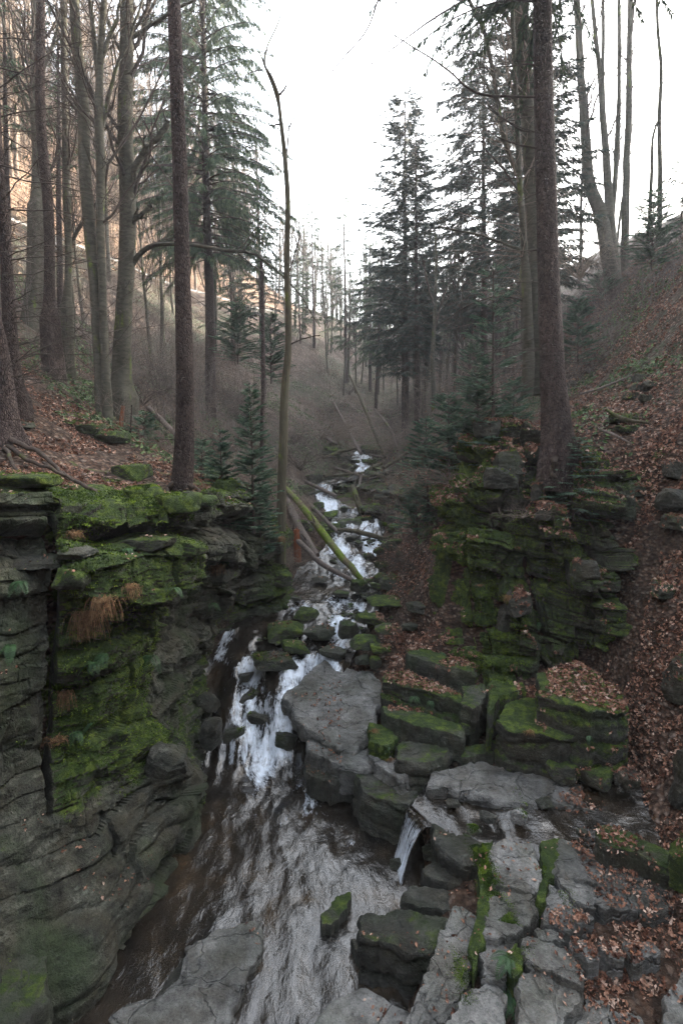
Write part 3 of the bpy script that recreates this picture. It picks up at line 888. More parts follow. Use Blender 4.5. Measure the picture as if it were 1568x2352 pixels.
def rock_shape(size, seed, level=4, poly=None, sharp=16, cuts=6, rough=1.0, strata_h=0.0, tilt=(0, 0)):
    """convex many-sided stone; size = full extents in metres; poly = outline in metres round the centre"""
    rg = np.random.RandomState(seed)
    V, F = ico(level)
    hx, hy, hz = [s / 2 for s in size]
    Nn, H = [], []
    if poly is None:
        for ax in (0, 1):
            for s in (-1, 1):
                a = rg.uniform(-.35, .35)
                n = np.zeros(3)
                n[ax] = s
                n[1 - ax] = a
                n[2] = rg.uniform(-.18, .25)
                Nn.append(n / np.linalg.norm(n))
                H.append(rg.uniform(.78, 1.0))
    else:
        pp = np.asarray(poly) / np.array([hx, hy])
        for i in range(len(pp)):
            a, b = pp[i], pp[(i + 1) % len(pp)]
            e = b - a
            n = np.array([e[1], -e[0]])
            n /= np.linalg.norm(n) + 1e-9
            h = n @ a
            if h < 0:
                n, h = -n, -h
            Nn.append(np.array([n[0], n[1], rg.uniform(-.03, .10)]))
            H.append(max(h, .15))
    for s in (-1, 1):
        n = np.array([rg.uniform(-.15, .15), rg.uniform(-.15, .15), s])
        if poly is not None:
            n = np.array([rg.uniform(-.03, .03), rg.uniform(-.03, .03), s])
        Nn.append(n / np.linalg.norm(n))
        H.append(rg.uniform(.85, 1.0))
    for k in range(cuts):
        n = rg.normal(size=3)
        n[2] = n[2] * .8 + .2
        n /= np.linalg.norm(n)
        Nn.append(n)
        H.append(rg.uniform(.82, 1.12) if poly is None else rg.uniform(1.15, 1.45))
    Nn, H = np.array(Nn), np.array(H)
    q = np.clip(V @ Nn.T / H[None, :], 0, None)
    r = 1.0 / (np.sum(q ** sharp, 1) ** (1.0 / sharp) + 1e-9)
    P = V * r[:, None] * np.array([hx, hy, hz])
    off = rg.uniform(-50, 50, 3)
    sc = max(size)
    nn = P / (np.linalg.norm(P, axis=1, keepdims=True) + 1e-9)
    d = fbm(P * (2.2 / sc) + off, 3, seed % 97) * 0.035 * sc + fbm(P * (8 / sc) + off, 4, seed % 89) * 0.024 * sc
    d = d * rough
    if poly is not None:
        d *= np.where(np.abs(nn[:, 2]) > 0.3, .45, 1.0)
    P = P + nn * d[:, None]
    if strata_h:
        q = P[:, 2] / strata_h + 0.4 * fbm(P * 1.5 + off, 2, 3)
        Lr = h1(np.floor(q) + 30, seed)
        e = np.minimum(q - np.floor(q), 1 - (q - np.floor(q)))
        k = 1 - 0.10 * Lr - 0.07 * np.exp(-(e / .12) ** 2)
        P[:, 0] *= k
        P[:, 1] *= k
    P[:, 2] += tilt[0] * P[:, 0] + tilt[1] * P[:, 1]
    return P, F


def prism_shape(q, thick, seed, strata_h=0.0, jag=1.0, m=150):
    """flat stone from its outline q (metres, local), top near +thick/2: broken edges, stepped sides, uneven top"""
    rg = np.random.RandomState(seed)
    q = np.asarray(q, dtype=float)
    area = 0.5 * np.sum(q[:, 0] * np.roll(q[:, 1], -1) - q[:, 1] * np.roll(q[:, 0], -1))
    if area < 0:
        q = q[::-1]
    e = np.linalg.norm(np.roll(q, -1, 0) - q, axis=1)
    t = np.concatenate([[0], np.cumsum(e)])
    s = np.linspace(0, t[-1], m, endpoint=False)
    qc = np.concatenate([q, q[:1]])
    B = np.stack([np.interp(s, t, qc[:, k]) for k in (0, 1)], 1)
    for _ in range(1):
        B = .5 * B + .25 * (np.roll(B, 1, 0) + np.roll(B, -1, 0))
    size = math.sqrt(abs(area))
    Tn = np.roll(B, -1, 0) - np.roll(B, 1, 0)
    Tn /= np.linalg.norm(Tn, axis=1, keepdims=True) + 1e-9
    Nr = np.stack([Tn[:, 1], -Tn[:, 0]], 1)
    B3 = np.concatenate([B, np.zeros((m, 1))], 1)
    jg = (fbm(B3 * 3.0 / max(size, .3) + seed, 3, seed % 50) * .05 * size + fbm(B3 * 14 + seed, 3, seed % 40) * .020) * jag
    B = B + Nr * jg[:, None]
    c = B.mean(0)
    fr = np.concatenate([np.linspace(.04, .9, 20), [.94, .965, .985, 1.0]])
    rings, bev = [], min(.035, thick * .12, size * .05)
    off = rg.uniform(-30, 30, 3)
    for f in fr:
        P = c + (B - c) * f
        P3 = np.concatenate([P, np.zeros((m, 1))], 1)
        n1 = fbm(P3 * 1.6 + off, 4, 5) * .035 * min(size, 1.2) + fbm(P3 * 7 + off, 3, 6) * .010 + fbm(P3 * 26 + off, 2, 8) * .0035
        # thin layers flaked off the top in steps
        fl = fbm(P3 * 1.5 - off, 3, 7)
        n1 = n1 - .022 * sstep(.12, .16, fl) - .018 * sstep(.38, .42, fl)
        z = thick / 2 + n1 - bev * max(0, (f - .965) / .035) ** 2
        rings.append(np.concatenate([P, z[:, None]], 1))
    zt = rings[-1][:, 2]
    nz = max(8, int(thick / .035))
    for k in range(1, nz + 1):
        w = k / nz
        z = zt * (1 - w) - thick / 2 * w
        P3 = np.stack([B[:, 0], B[:, 1], z], 1)
        d = fbm(P3 * 5 + off, 3, 9) * .022 + fbm(P3 * 18 + off, 2, 10) * .006 - .01 * w
        if strata_h:
            qq = z / strata_h + .35 * fbm(P3 * 1.5 + off, 2, 3)
            L = np.floor(qq)
            ee = np.minimum(qq - L, 1 - qq + L)
            d = d + (h1(L + 30, seed) - .6) * .07 - .05 * np.exp(-(ee / .10) ** 2)
        else:
            qq = z / .14 + .5 * fbm(P3 * 1.2 + off, 2, 3)
            L = np.floor(qq)
            d = d + (h1(L + 30, seed) - .6) * .03
        Pk = B + Nr * (bev * .4 + d)[:, None] * min(1, size * 1.4)
        rings.append(np.concatenate([Pk, z[:, None]], 1))
    V = np.concatenate([[[c[0], c[1], rings[0][:, 2].mean()]]] + rings)
    nr = len(rings)
    i = np.arange(m)
    j = (i + 1) % m
    T = np.stack([np.zeros(m, int), 1 + i, 1 + j], 1)
    Q = [np.stack([1 + r * m + i, 1 + (r + 1) * m + i, 1 + (r + 1) * m + j, 1 + r * m + j], 1) for r in range(nr - 1)]
    Q = np.concatenate(Q)
    F = np.concatenate([T, Q[:, [0, 1, 2]], Q[:, [0, 2, 3]]])
    return V, F


def put_rock(name, P, F, loc, label, cat, moss, wet, mat='rock', group=None, rotz=0.0, smooth=True, coll=True):
    me = mesh_np(name, P, F, smooth)
    o = new_obj(name, me, M[mat], None, tuple(loc))
    o.rotation_euler = (0, 0, rotz)
    o["moss_amount"] = float(moss)
    o["wet"] = float(wet)
    tag(o, label, cat, group)
    if coll:
        c, s = math.cos(rotz), math.sin(rotz)
        Q = P.copy()
        Q[:, 0] = P[:, 0] * c - P[:, 1] * s
        Q[:, 1] = P[:, 0] * s + P[:, 1] * c
        collide(Q + np.asarray(loc), F)
    return o


def rock_at(u, v, z, wpx, hpx, seed, label, moss=.3, wet=0.0, dr=0.8, rotz=None, name="boulder", cat="rock", mat='rock', sink=.25, strata_h=0.0, Y=None, level=4, sharp=26, tilt=(0, 0), cuts=9):
    """stone whose visible middle is at layout (u, v), resting at height z (or at distance Y)"""
    if Y is not None:
        Y = snap(u, v + hpx * .3, Y)
    p = W(u, v, Y) if Y is not None else WZ(u, v, z)
    k = depth_of(p) / FPX
    w = wpx * k
    el = max(0.25, math.cos(math.atan2(-p[2], p[1])))
    h = max(hpx * k * 0.75, 0.06) / el * .9
    d = w * dr
    P, F = rock_shape((w, d, h * (1 + sink)), seed, level, None, sharp, cuts, 1.0, strata_h, tilt)
    rg = random.Random(seed)
    rz = rg.uniform(-.4, .4) if rotz is None else rotz
    c = p.copy() if Y is not None else p + np.array([0, d * .1, h * (.5 - sink)])
    return put_rock(name, P, F, c, label, cat, moss, wet, mat, None, rz, smooth=cuts < 3)


def slab_at(pts, z, thick, seed, label, moss=.0, wet=0.0, mat='slab', name="flat_rock", cat="rock slab", level=5, sharp=40, tilt=(0, 0), strata_h=0.0, rough=1.0, cuts=3):
    """flat stone with the layout outline pts of its top face at height z"""
    Pw = np.array([WZ(a, b, z) for a, b in pts])
    c = (Pw.max(0) + Pw.min(0)) / 2
    q = Pw[:, :2] - c[:2]
    size = (np.ptp(Pw[:, 0]), np.ptp(Pw[:, 1]), thick)
    if mat == 'rock':
        moss += .16
    if sharp < 20:
        P, F = rock_shape(size, seed, level, q, sharp, cuts, rough, strata_h)
    else:
        P, F = prism_shape(q, thick, seed, strata_h)
    P[:, 2] += tilt[0] * P[:, 0] + tilt[1] * P[:, 1]
    return put_rock(name, P, F, (c[0], c[1], z - thick / 2), label, cat, moss, wet, mat)


def c6(*pts):
    p = np.array([(784 + a * .5, 1568 + b * .5) for a, b in pts])
    c = p.mean(0)
    return [tuple(c + (x - c) * 1.09) for x in p]


# foreground flagstones on the right
slab_at(c6((760,722),(870,728),(905,820),(925,905),(895,965),(700,912),(688,780)), -5.10, .5, 11, "pale grey flagstone nearest the side stream, mossy gaps both sides")
slab_at(c6((690,930),(860,970),(905,1045),(800,1145),(668,1160),(665,1040)), -5.14, .5, 12, "cracked grey flagstone directly below the pale squarish one", .02)
slab_at(c6((1010,730),(1110,762),(1225,815),(1195,930),(1120,905),(1020,880),(980,870)), -5.07, .5, 13, "dark bluish flagstone right of the mossy cleft", -.1, .85)
slab_at(c6((985,880),(1118,912),(1185,940),(1160,1035),(1060,1000),(1040,960)), -5.10, .5, 14, "small wet flagstone wedged below the dark bluish flagstone", 0, .5)
slab_at(c6((1235,825),(1500,890),(1510,1025),(1400,1050),(1290,960),(1210,945)), -5.04, .45, 15, "wide wet flagstone reflecting blue beside the mossy corner bank", -.1, 1.05)
slab_at(c6((1190,955),(1290,975),(1390,1045),(1200,1035),(1165,1020)), -5.08, .45, 16, "narrow wet strip of flagstone below the wide blue one", 0, .7)
slab_at(c6((955,930),(1030,965),(1150,1062),(1040,1128),(925,1100)), -5.13, .45, 17, "grey wedge flagstone veined with cracks in the middle of the paving", 0, .25)
slab_at(c6((520,1040),(622,1108),(600,1250),(575,1390),(335,1575),(300,1545),(430,1240)), -5.30, .7, 18, "long pale slab sloping towards the pool with leaf pocket", .05)
slab_at(c6((560,1440),(680,1370),(762,1440),(742,1620),(480,1620)), -5.30, .6, 19, "grey slab at the picture's foot left of the fern", .05)
slab_at(c6((650,1200),(740,1168),(800,1140),(792,1250),(742,1362),(650,1330)), -5.24, .5, 20, "wet narrow flagstone left of the mossy tuft above the fern", 0, .5)
slab_at(c6((832,1180),(885,1168),(1020,1230),(1102,1320),(1092,1385),(900,1300),(825,1240)), -5.08, .45, 21, "curved pale ledge stone above the big square slab", .12)
slab_at(c6((820,1330),(930,1308),(1090,1420),(1000,1585),(815,1610)), -5.14, .5, 22, "big squarish slab with one tan leaf beside the fern", .02)
slab_at(c6((890,1125),(1000,1150),(1020,1190),(900,1170)), -5.12, .3, 26, "thin broken flagstone between ledge stone and leafy hollow", 0, .2)
slab_at(c6((1060,1180),(1125,1185),(1185,1270),(1130,1285),(1065,1222)), -5.1, .4, 23, "pale tipped block with mossy end among the leaves", .12, level=4)
slab_at(c6((1180,1175),(1262,1200),(1290,1262),(1250,1272),(1182,1222)), -5.08, .35, 24, "pale upright flake of stone in the leafy hollow", .04, level=4)
slab_at(c6((1300,1200),(1420,1190),(1450,1240),(1340,1290)), -5.1, .3, 27, "half buried grey stone right of the upright flake", .0, level=4)
slab_at(c6((1495,1440),(1580,1340),(1660,1620),(1480,1565)), -4.95, .6, 25, "pale slab leaning in from the lower right corner", .05)
slab_at(c6((1245,1500),(1370,1530),(1420,1610),(1240,1620)), -5.22, .4, 28, "small flat slab at the bottom right edge under leaves", 0, level=4)
slab_at(c6((1130,1420),(1235,1480),(1225,1610),(1060,1610)), -5.26, .4, 29, "cracked slab between the big square slab and small flat slab", 0, level=4)
slab_at(c6((-160,1620),(-50,1440),(90,1372),(210,1420),(330,1500),(310,1620)), -5.78, .6, 31, "smooth pale bedrock shelf with two bare twigs at the water's edge", 0, .1, sharp=14)
slab_at(c6((100,1060),(250,1040),(480,1085),(500,1120),(420,1225),(330,1230),(90,1170)), -5.42, .95, 32, "large dark wet block standing in the pool's right edge", .12, .75, mat='rock', cat="rock", name="boulder", strata_h=.3)
slab_at(c6((60,1180),(400,1240),(420,1300),(350,1360),(100,1290)), -5.85, .4, 33, "low wet ledge under the large dark block", .0, .85, mat='rock')
slab_at(c6((320,940),(560,960),(640,1080),(600,1150),(500,1050),(300,1000)), -5.52, .5, 34, "glistening wet rock shelf above the large dark block", -.1, .9, mat='rock')
slab_at(c6((440,780),(640,790),(640,940),(480,900),(380,850)), -5.45, .5, 35, "wet brown rock shelf right of the little side fall", -.1, .8, mat='rock')
slab_at(c6((420,640),(560,620),(680,700),(560,760),(430,720)), -5.34, .4, 36, "wet stone splitting the side stream at its lip", -.1, .8, mat='rock')
slab_at([(990,1885),(1060,1905),(1150,1965),(1135,2000),(1060,1985),(1000,1935)], -5.22, .5, 387, "wet brown rock rim holding back the side stream", -.1, .8, mat='rock')
rock_at(948, 1918, -5.62, 30, 24, 394, "dark wet stone in the throat of the little side fall", -.2, .9, level=4)
rock_at(985, 1965, -5.75, 34, 26, 395, "wet brown stone right of the little side fall", -.1, .8, level=4)
rock_at(912, 1990, -5.98, 34, 20, 396, "dark stone splashed at the foot of the little side fall", -.1, .9, level=4)
rock_at(965, 1885, -5.36, 36, 16, 397, "flat wet stone at the head of the little side fall", -.1, .9, level=4)
rock_at(1040, 1850, -5.16, 34, 12, 398, "flat stone just breaking the side stream's surface", -.2, .8, level=4)
rock_at(1120, 1880, -5.12, 40, 14, 399, "low brown stone midway across the side stream", -.2, .8, level=4)
rock_at(1250, 1850, -5.06, 44, 12, 388, "thin slab awash in the side stream below the shelf", -.2, .8, level=4)
# shelf of the side stream and its far rocks
slab_at(c6((440,410),(640,372),(860,405),(1090,470),(1260,540),(1180,570),(800,520),(430,470)), -5.0, .35, 37, "broad smooth grey shelf on the far side of the side stream", -.1, .55, tilt=(0, .10))
slab_at(c6((1185,650),(1280,665),(1580,790),(1640,850),(1560,880),(1400,800),(1200,720)), -4.78, .5, 38, "long dark mossy beam of rock beside the side stream", .32, .2, mat='rock')
rock_at(784+410, 1568+312, -5.02, 36, 26, 39, "small pale stone standing alone in the side stream", -.2, 0, mat='slab', name="stone", level=3)
rock_at(784+418, 1568+288, -5.02, 16, 16, 391, "white pebble beside the small pale stone in the side stream", -.4, 0, mat='slab', name="stone", level=3)
rock_at(784+302, 1568+344, -5.1, 32, 14, 392, "flat brown stone in the side stream above its fall", -.3, .4, name="stone", level=3)
rock_at(784+556, 1568+352, -5.0, 26, 18, 393, "little dark stone near the beam of rock in shallow water", -.2, .6, name="stone", level=3)
rock_at(1295, 1780, -4.9, 78, 44, 40, "rounded mossy stone on the shelf edge by the side stream", .55)
rock_at(1375, 1800, -4.85, 60, 42, 41, "dark mossy stone just right of the rounded one by the side stream", .5)
rock_at(1440, 1800, -4.8, 50, 40, 42, "dark leaf-covered stone under the right bank by the side stream", .2)

# blocks of the middle terrace
slab_at([(640,1598),(700,1560),(755,1535),(872,1560),(872,1640),(820,1702),(715,1665)], -4.92, .32, 50, "large smooth grey slab in the middle of the stream", -.15, .25, sharp=26, tilt=(0, .13))
slab_at([(720,1680),(800,1690),(850,1720),(850,1765),(790,1760),(700,1715)], -5.22, .5, 51, "wet grey step below the large smooth slab", -.1, .7)
slab_at([(700,1745),(800,1760),(812,1790),(760,1800),(700,1770)], -5.5, .4, 511, "dark wet foot stone at the pool's upper right", -.1, .8, mat='rock')
slab_at([(815,1772),(870,1755),(965,1800),(972,1815),(940,1850),(830,1810)], -5.30, .95, 52, "big dark square block with leafy top at the pool's right corner", .12, .1, mat='rock', name="boulder", cat="rock", strata_h=.35)
slab_at([(905,1700),(945,1690),(1025,1705),(1030,1725),(985,1755),(910,1740)], -4.85, .55, 53, "grey-green tilted slab above the dark square block", .15, 0, mat='rock', tilt=(.05, -.1), strata_h=.2)
slab_at([(848,1660),(890,1665),(915,1690),(890,1715),(848,1700)], -4.82, .5, 54, "moss cushion block with dry grass beside the large smooth slab", .7, 0, mat='rock')
slab_at([(875,1620),(930,1622),(1060,1662),(1062,1690),(960,1672),(880,1640)], -4.6, .42, 55, "long low mossy slab with worn dark top", .3, 0, mat='rock', tilt=(-.04, 0))
slab_at([(878,1545),(930,1540),(1055,1588),(1062,1612),(990,1590),(880,1565)], -4.28, .62, 56, "long mossy wall block with pale lichen patch", .42, 0, mat='rock', tilt=(-.03, 0), strata_h=.3)
slab_at([(930,1485),(985,1490),(1090,1525),(1085,1540),(1000,1525),(935,1505)], -4.08, .45, 57, "long narrow mossy ledge highest on the leafy terrace", .25, 0, mat='rock', tilt=(-.03, 0))
slab_at([(1062,1570),(1110,1565),(1120,1590),(1085,1625),(1060,1610)], -4.25, .75, 58, "grey upright boulder with moss cap between two long blocks", .15, 0, mat='rock', name="boulder", cat="rock")
slab_at([(1125,1560),(1200,1565),(1205,1580),(1140,1600),(1120,1640)], -4.2, .7, 59, "bright mossy shoulder boulder left of the leaf-topped ledge", .55, 0, mat='rock', name="boulder", cat="rock")
slab_at([(1165,1595),(1215,1600),(1370,1655),(1372,1690),(1290,1700),(1180,1680),(1130,1650)], -4.35, .95, 60, "big ledge block heaped with brown leaves, mossy front", .42, 0, mat='rock', strata_h=.3)
slab_at([(1235,1545),(1320,1520),(1435,1590),(1440,1620),(1360,1640),(1240,1590)], -3.85, 1.1, 61, "tall dark mossy block behind the leaf-topped ledge", .45, 0, mat='rock', strata_h=.35)
slab_at([(1380,1610),(1440,1615),(1440,1700),(1390,1710)], -4.4, .8, 62, "dark mossy column of rock at the ledge's right end", .5, 0, mat='rock')
slab_at([(1060,1715),(1120,1708),(1132,1728),(1060,1740)], -4.9, .25, 63, "small flat grey stone with moss rim above the shelf", .2, 0, mat='rock', level=4)
slab_at([(1125,1695),(1200,1690),(1205,1715),(1150,1715)], -4.75, .4, 64, "low leaf-topped mossy block right of the flat stone", .3, 0, mat='rock', level=4)
rock_at(1075, 1680, -4.75, 40, 30, 65, "small green boulder at the end of the worn slab", .5, level=3)
rock_at(1035, 1695, -4.78, 45, 22, 66, "little grey stone above the grey-green tilted slab", .2, level=3)
slab_at([(850,1700),(880,1715),(945,1775),(920,1785),(845,1735)], -5.05, .3, 67, "thin grey slab lying behind the dark square block", .0, .1, mat='slab')

# boulders in the rapids
BR = [
 (655,1459,-4.42,92,44,.30,.2,"broad tilted mossy boulder dividing the upper rapids"),
 (675,1489,-4.5,62,28,.35,.2,"low mossy stone just below the broad tilted boulder"),
 (735,1459,-4.38,72,36,-.05,.5,"dark grey boulder right of the broad tilted one"),
 (705,1419,-4.3,52,40,.35,.3,"humped dark mossy boulder topping the upper rapids"),
 (622,1524,-4.62,104,30,.05,.8,"long flat dark wet rock above the left white chute"),
 (770,1505,-4.6,50,32,-.05,.4,"grey stone wedged above the large smooth slab"),
 (799,1454,-4.3,52,50,.1,.6,"dark upright boulder at the right edge of the rapids"),
 (840,1479,-4.35,72,28,.15,.1,"flat greenish stone beside the dark upright boulder"),
 (875,1495,-4.35,50,24,.45,0,"small mossy block between flat stone and terrace"),
 (832,1521,-4.6,36,30,-.1,.1,"pale grey cube-like stone above the large smooth slab"),
 (862,1527,-4.6,26,38,.3,0,"narrow standing stone beside the pale cube-like one"),
 (850,1425,-4.15,70,26,.45,0,"mossy stone on the right bank near the gravel"),
 (890,1450,-4.1,60,22,.1,0,"flat grey stone at the gravel's lower edge"),
 (825,1353,-3.98,42,42,.4,.2,"round dark mossy boulder at the foot of the fallen logs"),
 (864,1350,-3.95,30,22,.3,.1,"greenish stone right of the round boulder at the logs' foot"),
 (848,1338,-3.9,26,18,.2,.1,"small angular stone behind the boulder at the logs' foot"),
 (782,1366,-4.08,42,14,.15,.5,"low flat stone awash below the fallen logs"),
 (733,1333,-4.0,38,13,-.05,.5,"smooth dark stone by the left bank under the grey log"),
 (682,1378,-4.08,24,16,0,.5,"small dark stone against the left bank mud"),
 (810,1241,-3.45,34,24,-.1,.9,"black wet boulder under the log bridging the fall"),
 (840,1243,-3.45,20,16,-.1,.9,"little black rock at the right of the log-bridged fall"),
 (846,1279,-3.75,28,16,.1,.8,"dark rock in the foam below the log-bridged fall"),
 (800,1207,-3.2,66,28,.15,.6,"dark ledge rock with water on both sides"),
 (825,1195,-3.05,42,14,.45,.2,"flat mossy cap stone on the dark ledge rock"),
 (750,1187,-3.05,54,18,.35,.1,"flat mossy rock left of the second fall"),
 (753,1228,-3.5,62,54,.45,0,"large mossy block under the bright green log"),
 (789,1171,-2.9,26,16,.2,.4,"dark stone splitting the third fall"),
 (730,1163,-2.7,30,20,.35,.1,"mossy stone below the highest left fall"),
 (722,1172,-2.8,22,16,.5,.0,"tiny bright mossy stone against the left bank"),
 (912,1217,-3.1,38,28,.55,0,"bright mossy boulder on the right bank below the fir"),
 (898,1198,-2.95,30,24,.2,0,"brown stone above the bright mossy boulder"),
 (880,1207,-3.05,22,18,.45,.2,"small mossy stone beside the right trickle"),
 (890,1128,-2.1,56,34,.1,0,"large angular grey boulder in the right scree"),
 (874,1146,-2.4,34,24,-.1,0,"pale wedge stone in front of the angular boulder"),
 (894,1157,-2.5,38,16,0,0,"flat pale scree slab right of the pale wedge"),
 (862,1166,-2.7,30,18,.4,0,"mossy scree stone near the short leaning log"),
 (905,1170,-2.6,40,18,.3,0,"long mossy scree stone above the right bank boulder"),
 (876,1300,-3.7,32,24,.55,.1,"mossy stone on the right bank beside white water"),
 (868,1268,-3.6,26,20,.4,.1,"mossy stone tucked under the end of the log bridge"),
 (836,1100,-1.9,30,16,.3,0,"mossy stone below the farthest white fall"),
 (792,1074,-1.4,34,18,.3,0,"flat mossy boulder left of the farthest fall"),
 (850,1062,-1.2,36,16,.5,0,"green humped stone right of the farthest fall"),
 (815,1062,-1.2,26,12,.3,0,"grey stone at the head of the farthest fall"),
 (870,1090,-1.7,36,16,.4,0,"mossy slab leaning right of the far logs"),
 (700,1185,-2.9,40,20,.3,0,"half buried stone left of the bright green log"),
 (600,1440,-4.5,34,22,0,.7,"dark stone awash under the far end of the cliff"),
 (575,1485,-4.7,36,22,0,.8,"black rock in the left white chute"),
 (560,1450,-4.6,28,18,.1,.6,"small wet rock at the foot of the cliff above the left chute"),
 (486,1700,-5.3,54,90,-.1,.8,"smooth dark boulder against the cliff beside the cascade"),
 (480,1620,-5.1,46,50,-.05,.7,"grey wet boulder above the smooth dark one at the cliff foot"),
 (600,1655,-5.40,60,30,-.3,.9,"brown rock showing through the main cascade"),
 (655,1705,-5.60,56,34,-.3,.9,"brown rock veiled by water right of the main cascade"),
 (560,1610,-5.22,60,26,-.3,.9,"brown wet step rock between the two chutes"),
 (540,1690,-5.56,50,30,-.3,.9,"brown step rock at the left lip of the main cascade"),
 (560,1560,-4.95,44,24,-.2,.9,"rounded wet rock right of the left chute"),
 (520,1850,-6.05,30,10,-.3,.9,"barely emerged rock in the pool below the cascade"),
 (930,1275,-3.4,44,30,.3,0,"mossy stone under the tangled bush"),
 (915,1345,-3.9,90,40,.1,0,"dark undercut ledge behind the tangled bush"),
 (905,1385,-4.0,120,16,.35,0,"mossy edge stone above the patch of gravel"),
]
for i, (u, v, z, w, h, mo, we, lab) in enumerate(BR):
    rock_at(u, v, z, w, h * .82, 300 + i * 7, lab, mo + (.28 if mo > -.15 else 0), we, level=4 if w > 40 else 3, strata_h=0.0, tilt=(random.Random(i).uniform(-.2, .2), 0))

# stones of the pool
slab_at([(.5*x, 1568+.5*y) for x, y in ((850,1200),(1000,1130),(1180,1085),(1216,1110),(1200,1230),(1060,1500),(1000,1680),(640,1700),(470,1500),(560,1440),(680,1480),(810,1330))], -5.90, .5, 80, "wide smooth pale rock breaking the pool surface at the bottom", -.4, .3, sharp=30, tilt=(.06, .02))
slab_at([(430,2150),(520,2140),(560,2180),(520,2340),(330,2360),(300,2300),(400,2200)], -5.99, .5, 801, "dark brown submerged shoulder of the wide pale rock", -.5, .6, sharp=8, rough=.6, cuts=0, mat='rock')
slab_at([(370,2010),(480,1990),(560,2030),(545,2080),(430,2120),(350,2090)], -6.02, .3, 802, "flat brown bedrock shelf just under the water near the cliff", -.5, .7, sharp=10, rough=.6, cuts=0, mat='rock')
slab_at([(740,2100),(775,2060),(805,2050),(800,2080),(760,2125),(740,2125)], -5.86, .4, 81, "small dark green rock alone in the pool", .25, .5, mat='rock', name="boulder", cat="rock", level=4)
slab_at([(20,2190),(110,2180),(105,2290),(40,2370),(-40,2380)], -5.3, .9, 82, "pointed grey stone with two tan leaves below the cliff corner", .1, 0, mat='rock', level=4)

# left ledge stones
slab_at([(208,1165),(275,1148),(372,1152),(382,1172),(330,1185),(215,1185)], -1.02, .30, 90, "flat overhanging grey-green slab on the cliff brink by the path", .1, 0, mat='rock', tilt=(0, 0))
slab_at([(-80,1140),(60,1150),(158,1160),(150,1185),(-60,1200)], -1.02, .72, 91, "thick grey block forming the cliff brink at the left edge", .12, 0, mat='rock', strata_h=.28)
rock_at(345, 1245, -1.5, 105, 34, 92, "mossy shelf stone jutting from the cliff below the path slab", .55, Y=6.75)
rock_at(180, 1268, -1.5, 90, 30, 93, "grey shelf stone beside the dark vertical joint", .05, Y=6.1)
rock_at(170, 1330, -2, 76, 60, 94, "mossy knob of rock right of the dark vertical joint", .6, Y=6.05)
rock_at(80, 1290, -1.7, 110, 26, 95, "thin grey flake lying in the undercut at the left edge", -.05, Y=5.75)
rock_at(390, 1755, -5, 110, 90, 96, "jutting mossy-topped shoulder of the cliff above the pool", .25, .1, Y=6.95, strata_h=.22, cuts=14, level=5)
rock_at(500, 1310, -2.3, 80, 50, 97, "grass-fringed ledge stone halfway up the shaded gorge wall", .45, Y=9.0)
rock_at(210, 985, .5, 76, 34, 98, "mossy boulder left of the split-trunk tree", .6, Y=12.6)
rock_at(252, 1003, .4, 68, 36, 99, "bright mossy wedge boulder in front of the split-trunk tree", .7, Y=12.0)
rock_at(185, 972, .6, 40, 16, 100, "low mossy stone behind the two boulders on the left bank", .7, Y=13.2)
rock_at(52, 975, .3, 50, 18, 101, "flat mossy stone between the two trunks at the left edge", .4, Y=10.2)
rock_at(300, 1085, -.5, 84, 44, 102, "dark moss hump in front of the near dark trunk", .75, Y=8.6)
rock_at(330, 1130, -.8, 90, 30, 103, "smooth velvet moss cushion beside the path", .95, Y=7.7, cuts=0, sharp=6)
rock_at(415, 1155, -.9, 90, 50, 104, "moss cushion spilling over the brink below the near dark trunk", .95, Y=7.2, cuts=0, sharp=6)
rock_at(60, 1105, -.8, 190, 40, 105, "lumpy bright moss bank on the brink at the left edge", .95, Y=6.5, cuts=8, sharp=6)
rock_at(520, 1115, -1.0, 60, 36, 106, "mossy knoll right of the near dark trunk", .8, Y=9.2)
rock_at(470, 1150, -1.05, 70, 30, 107, "mossy flake of rock on the brink right of the near dark trunk", .7, Y=8.2)

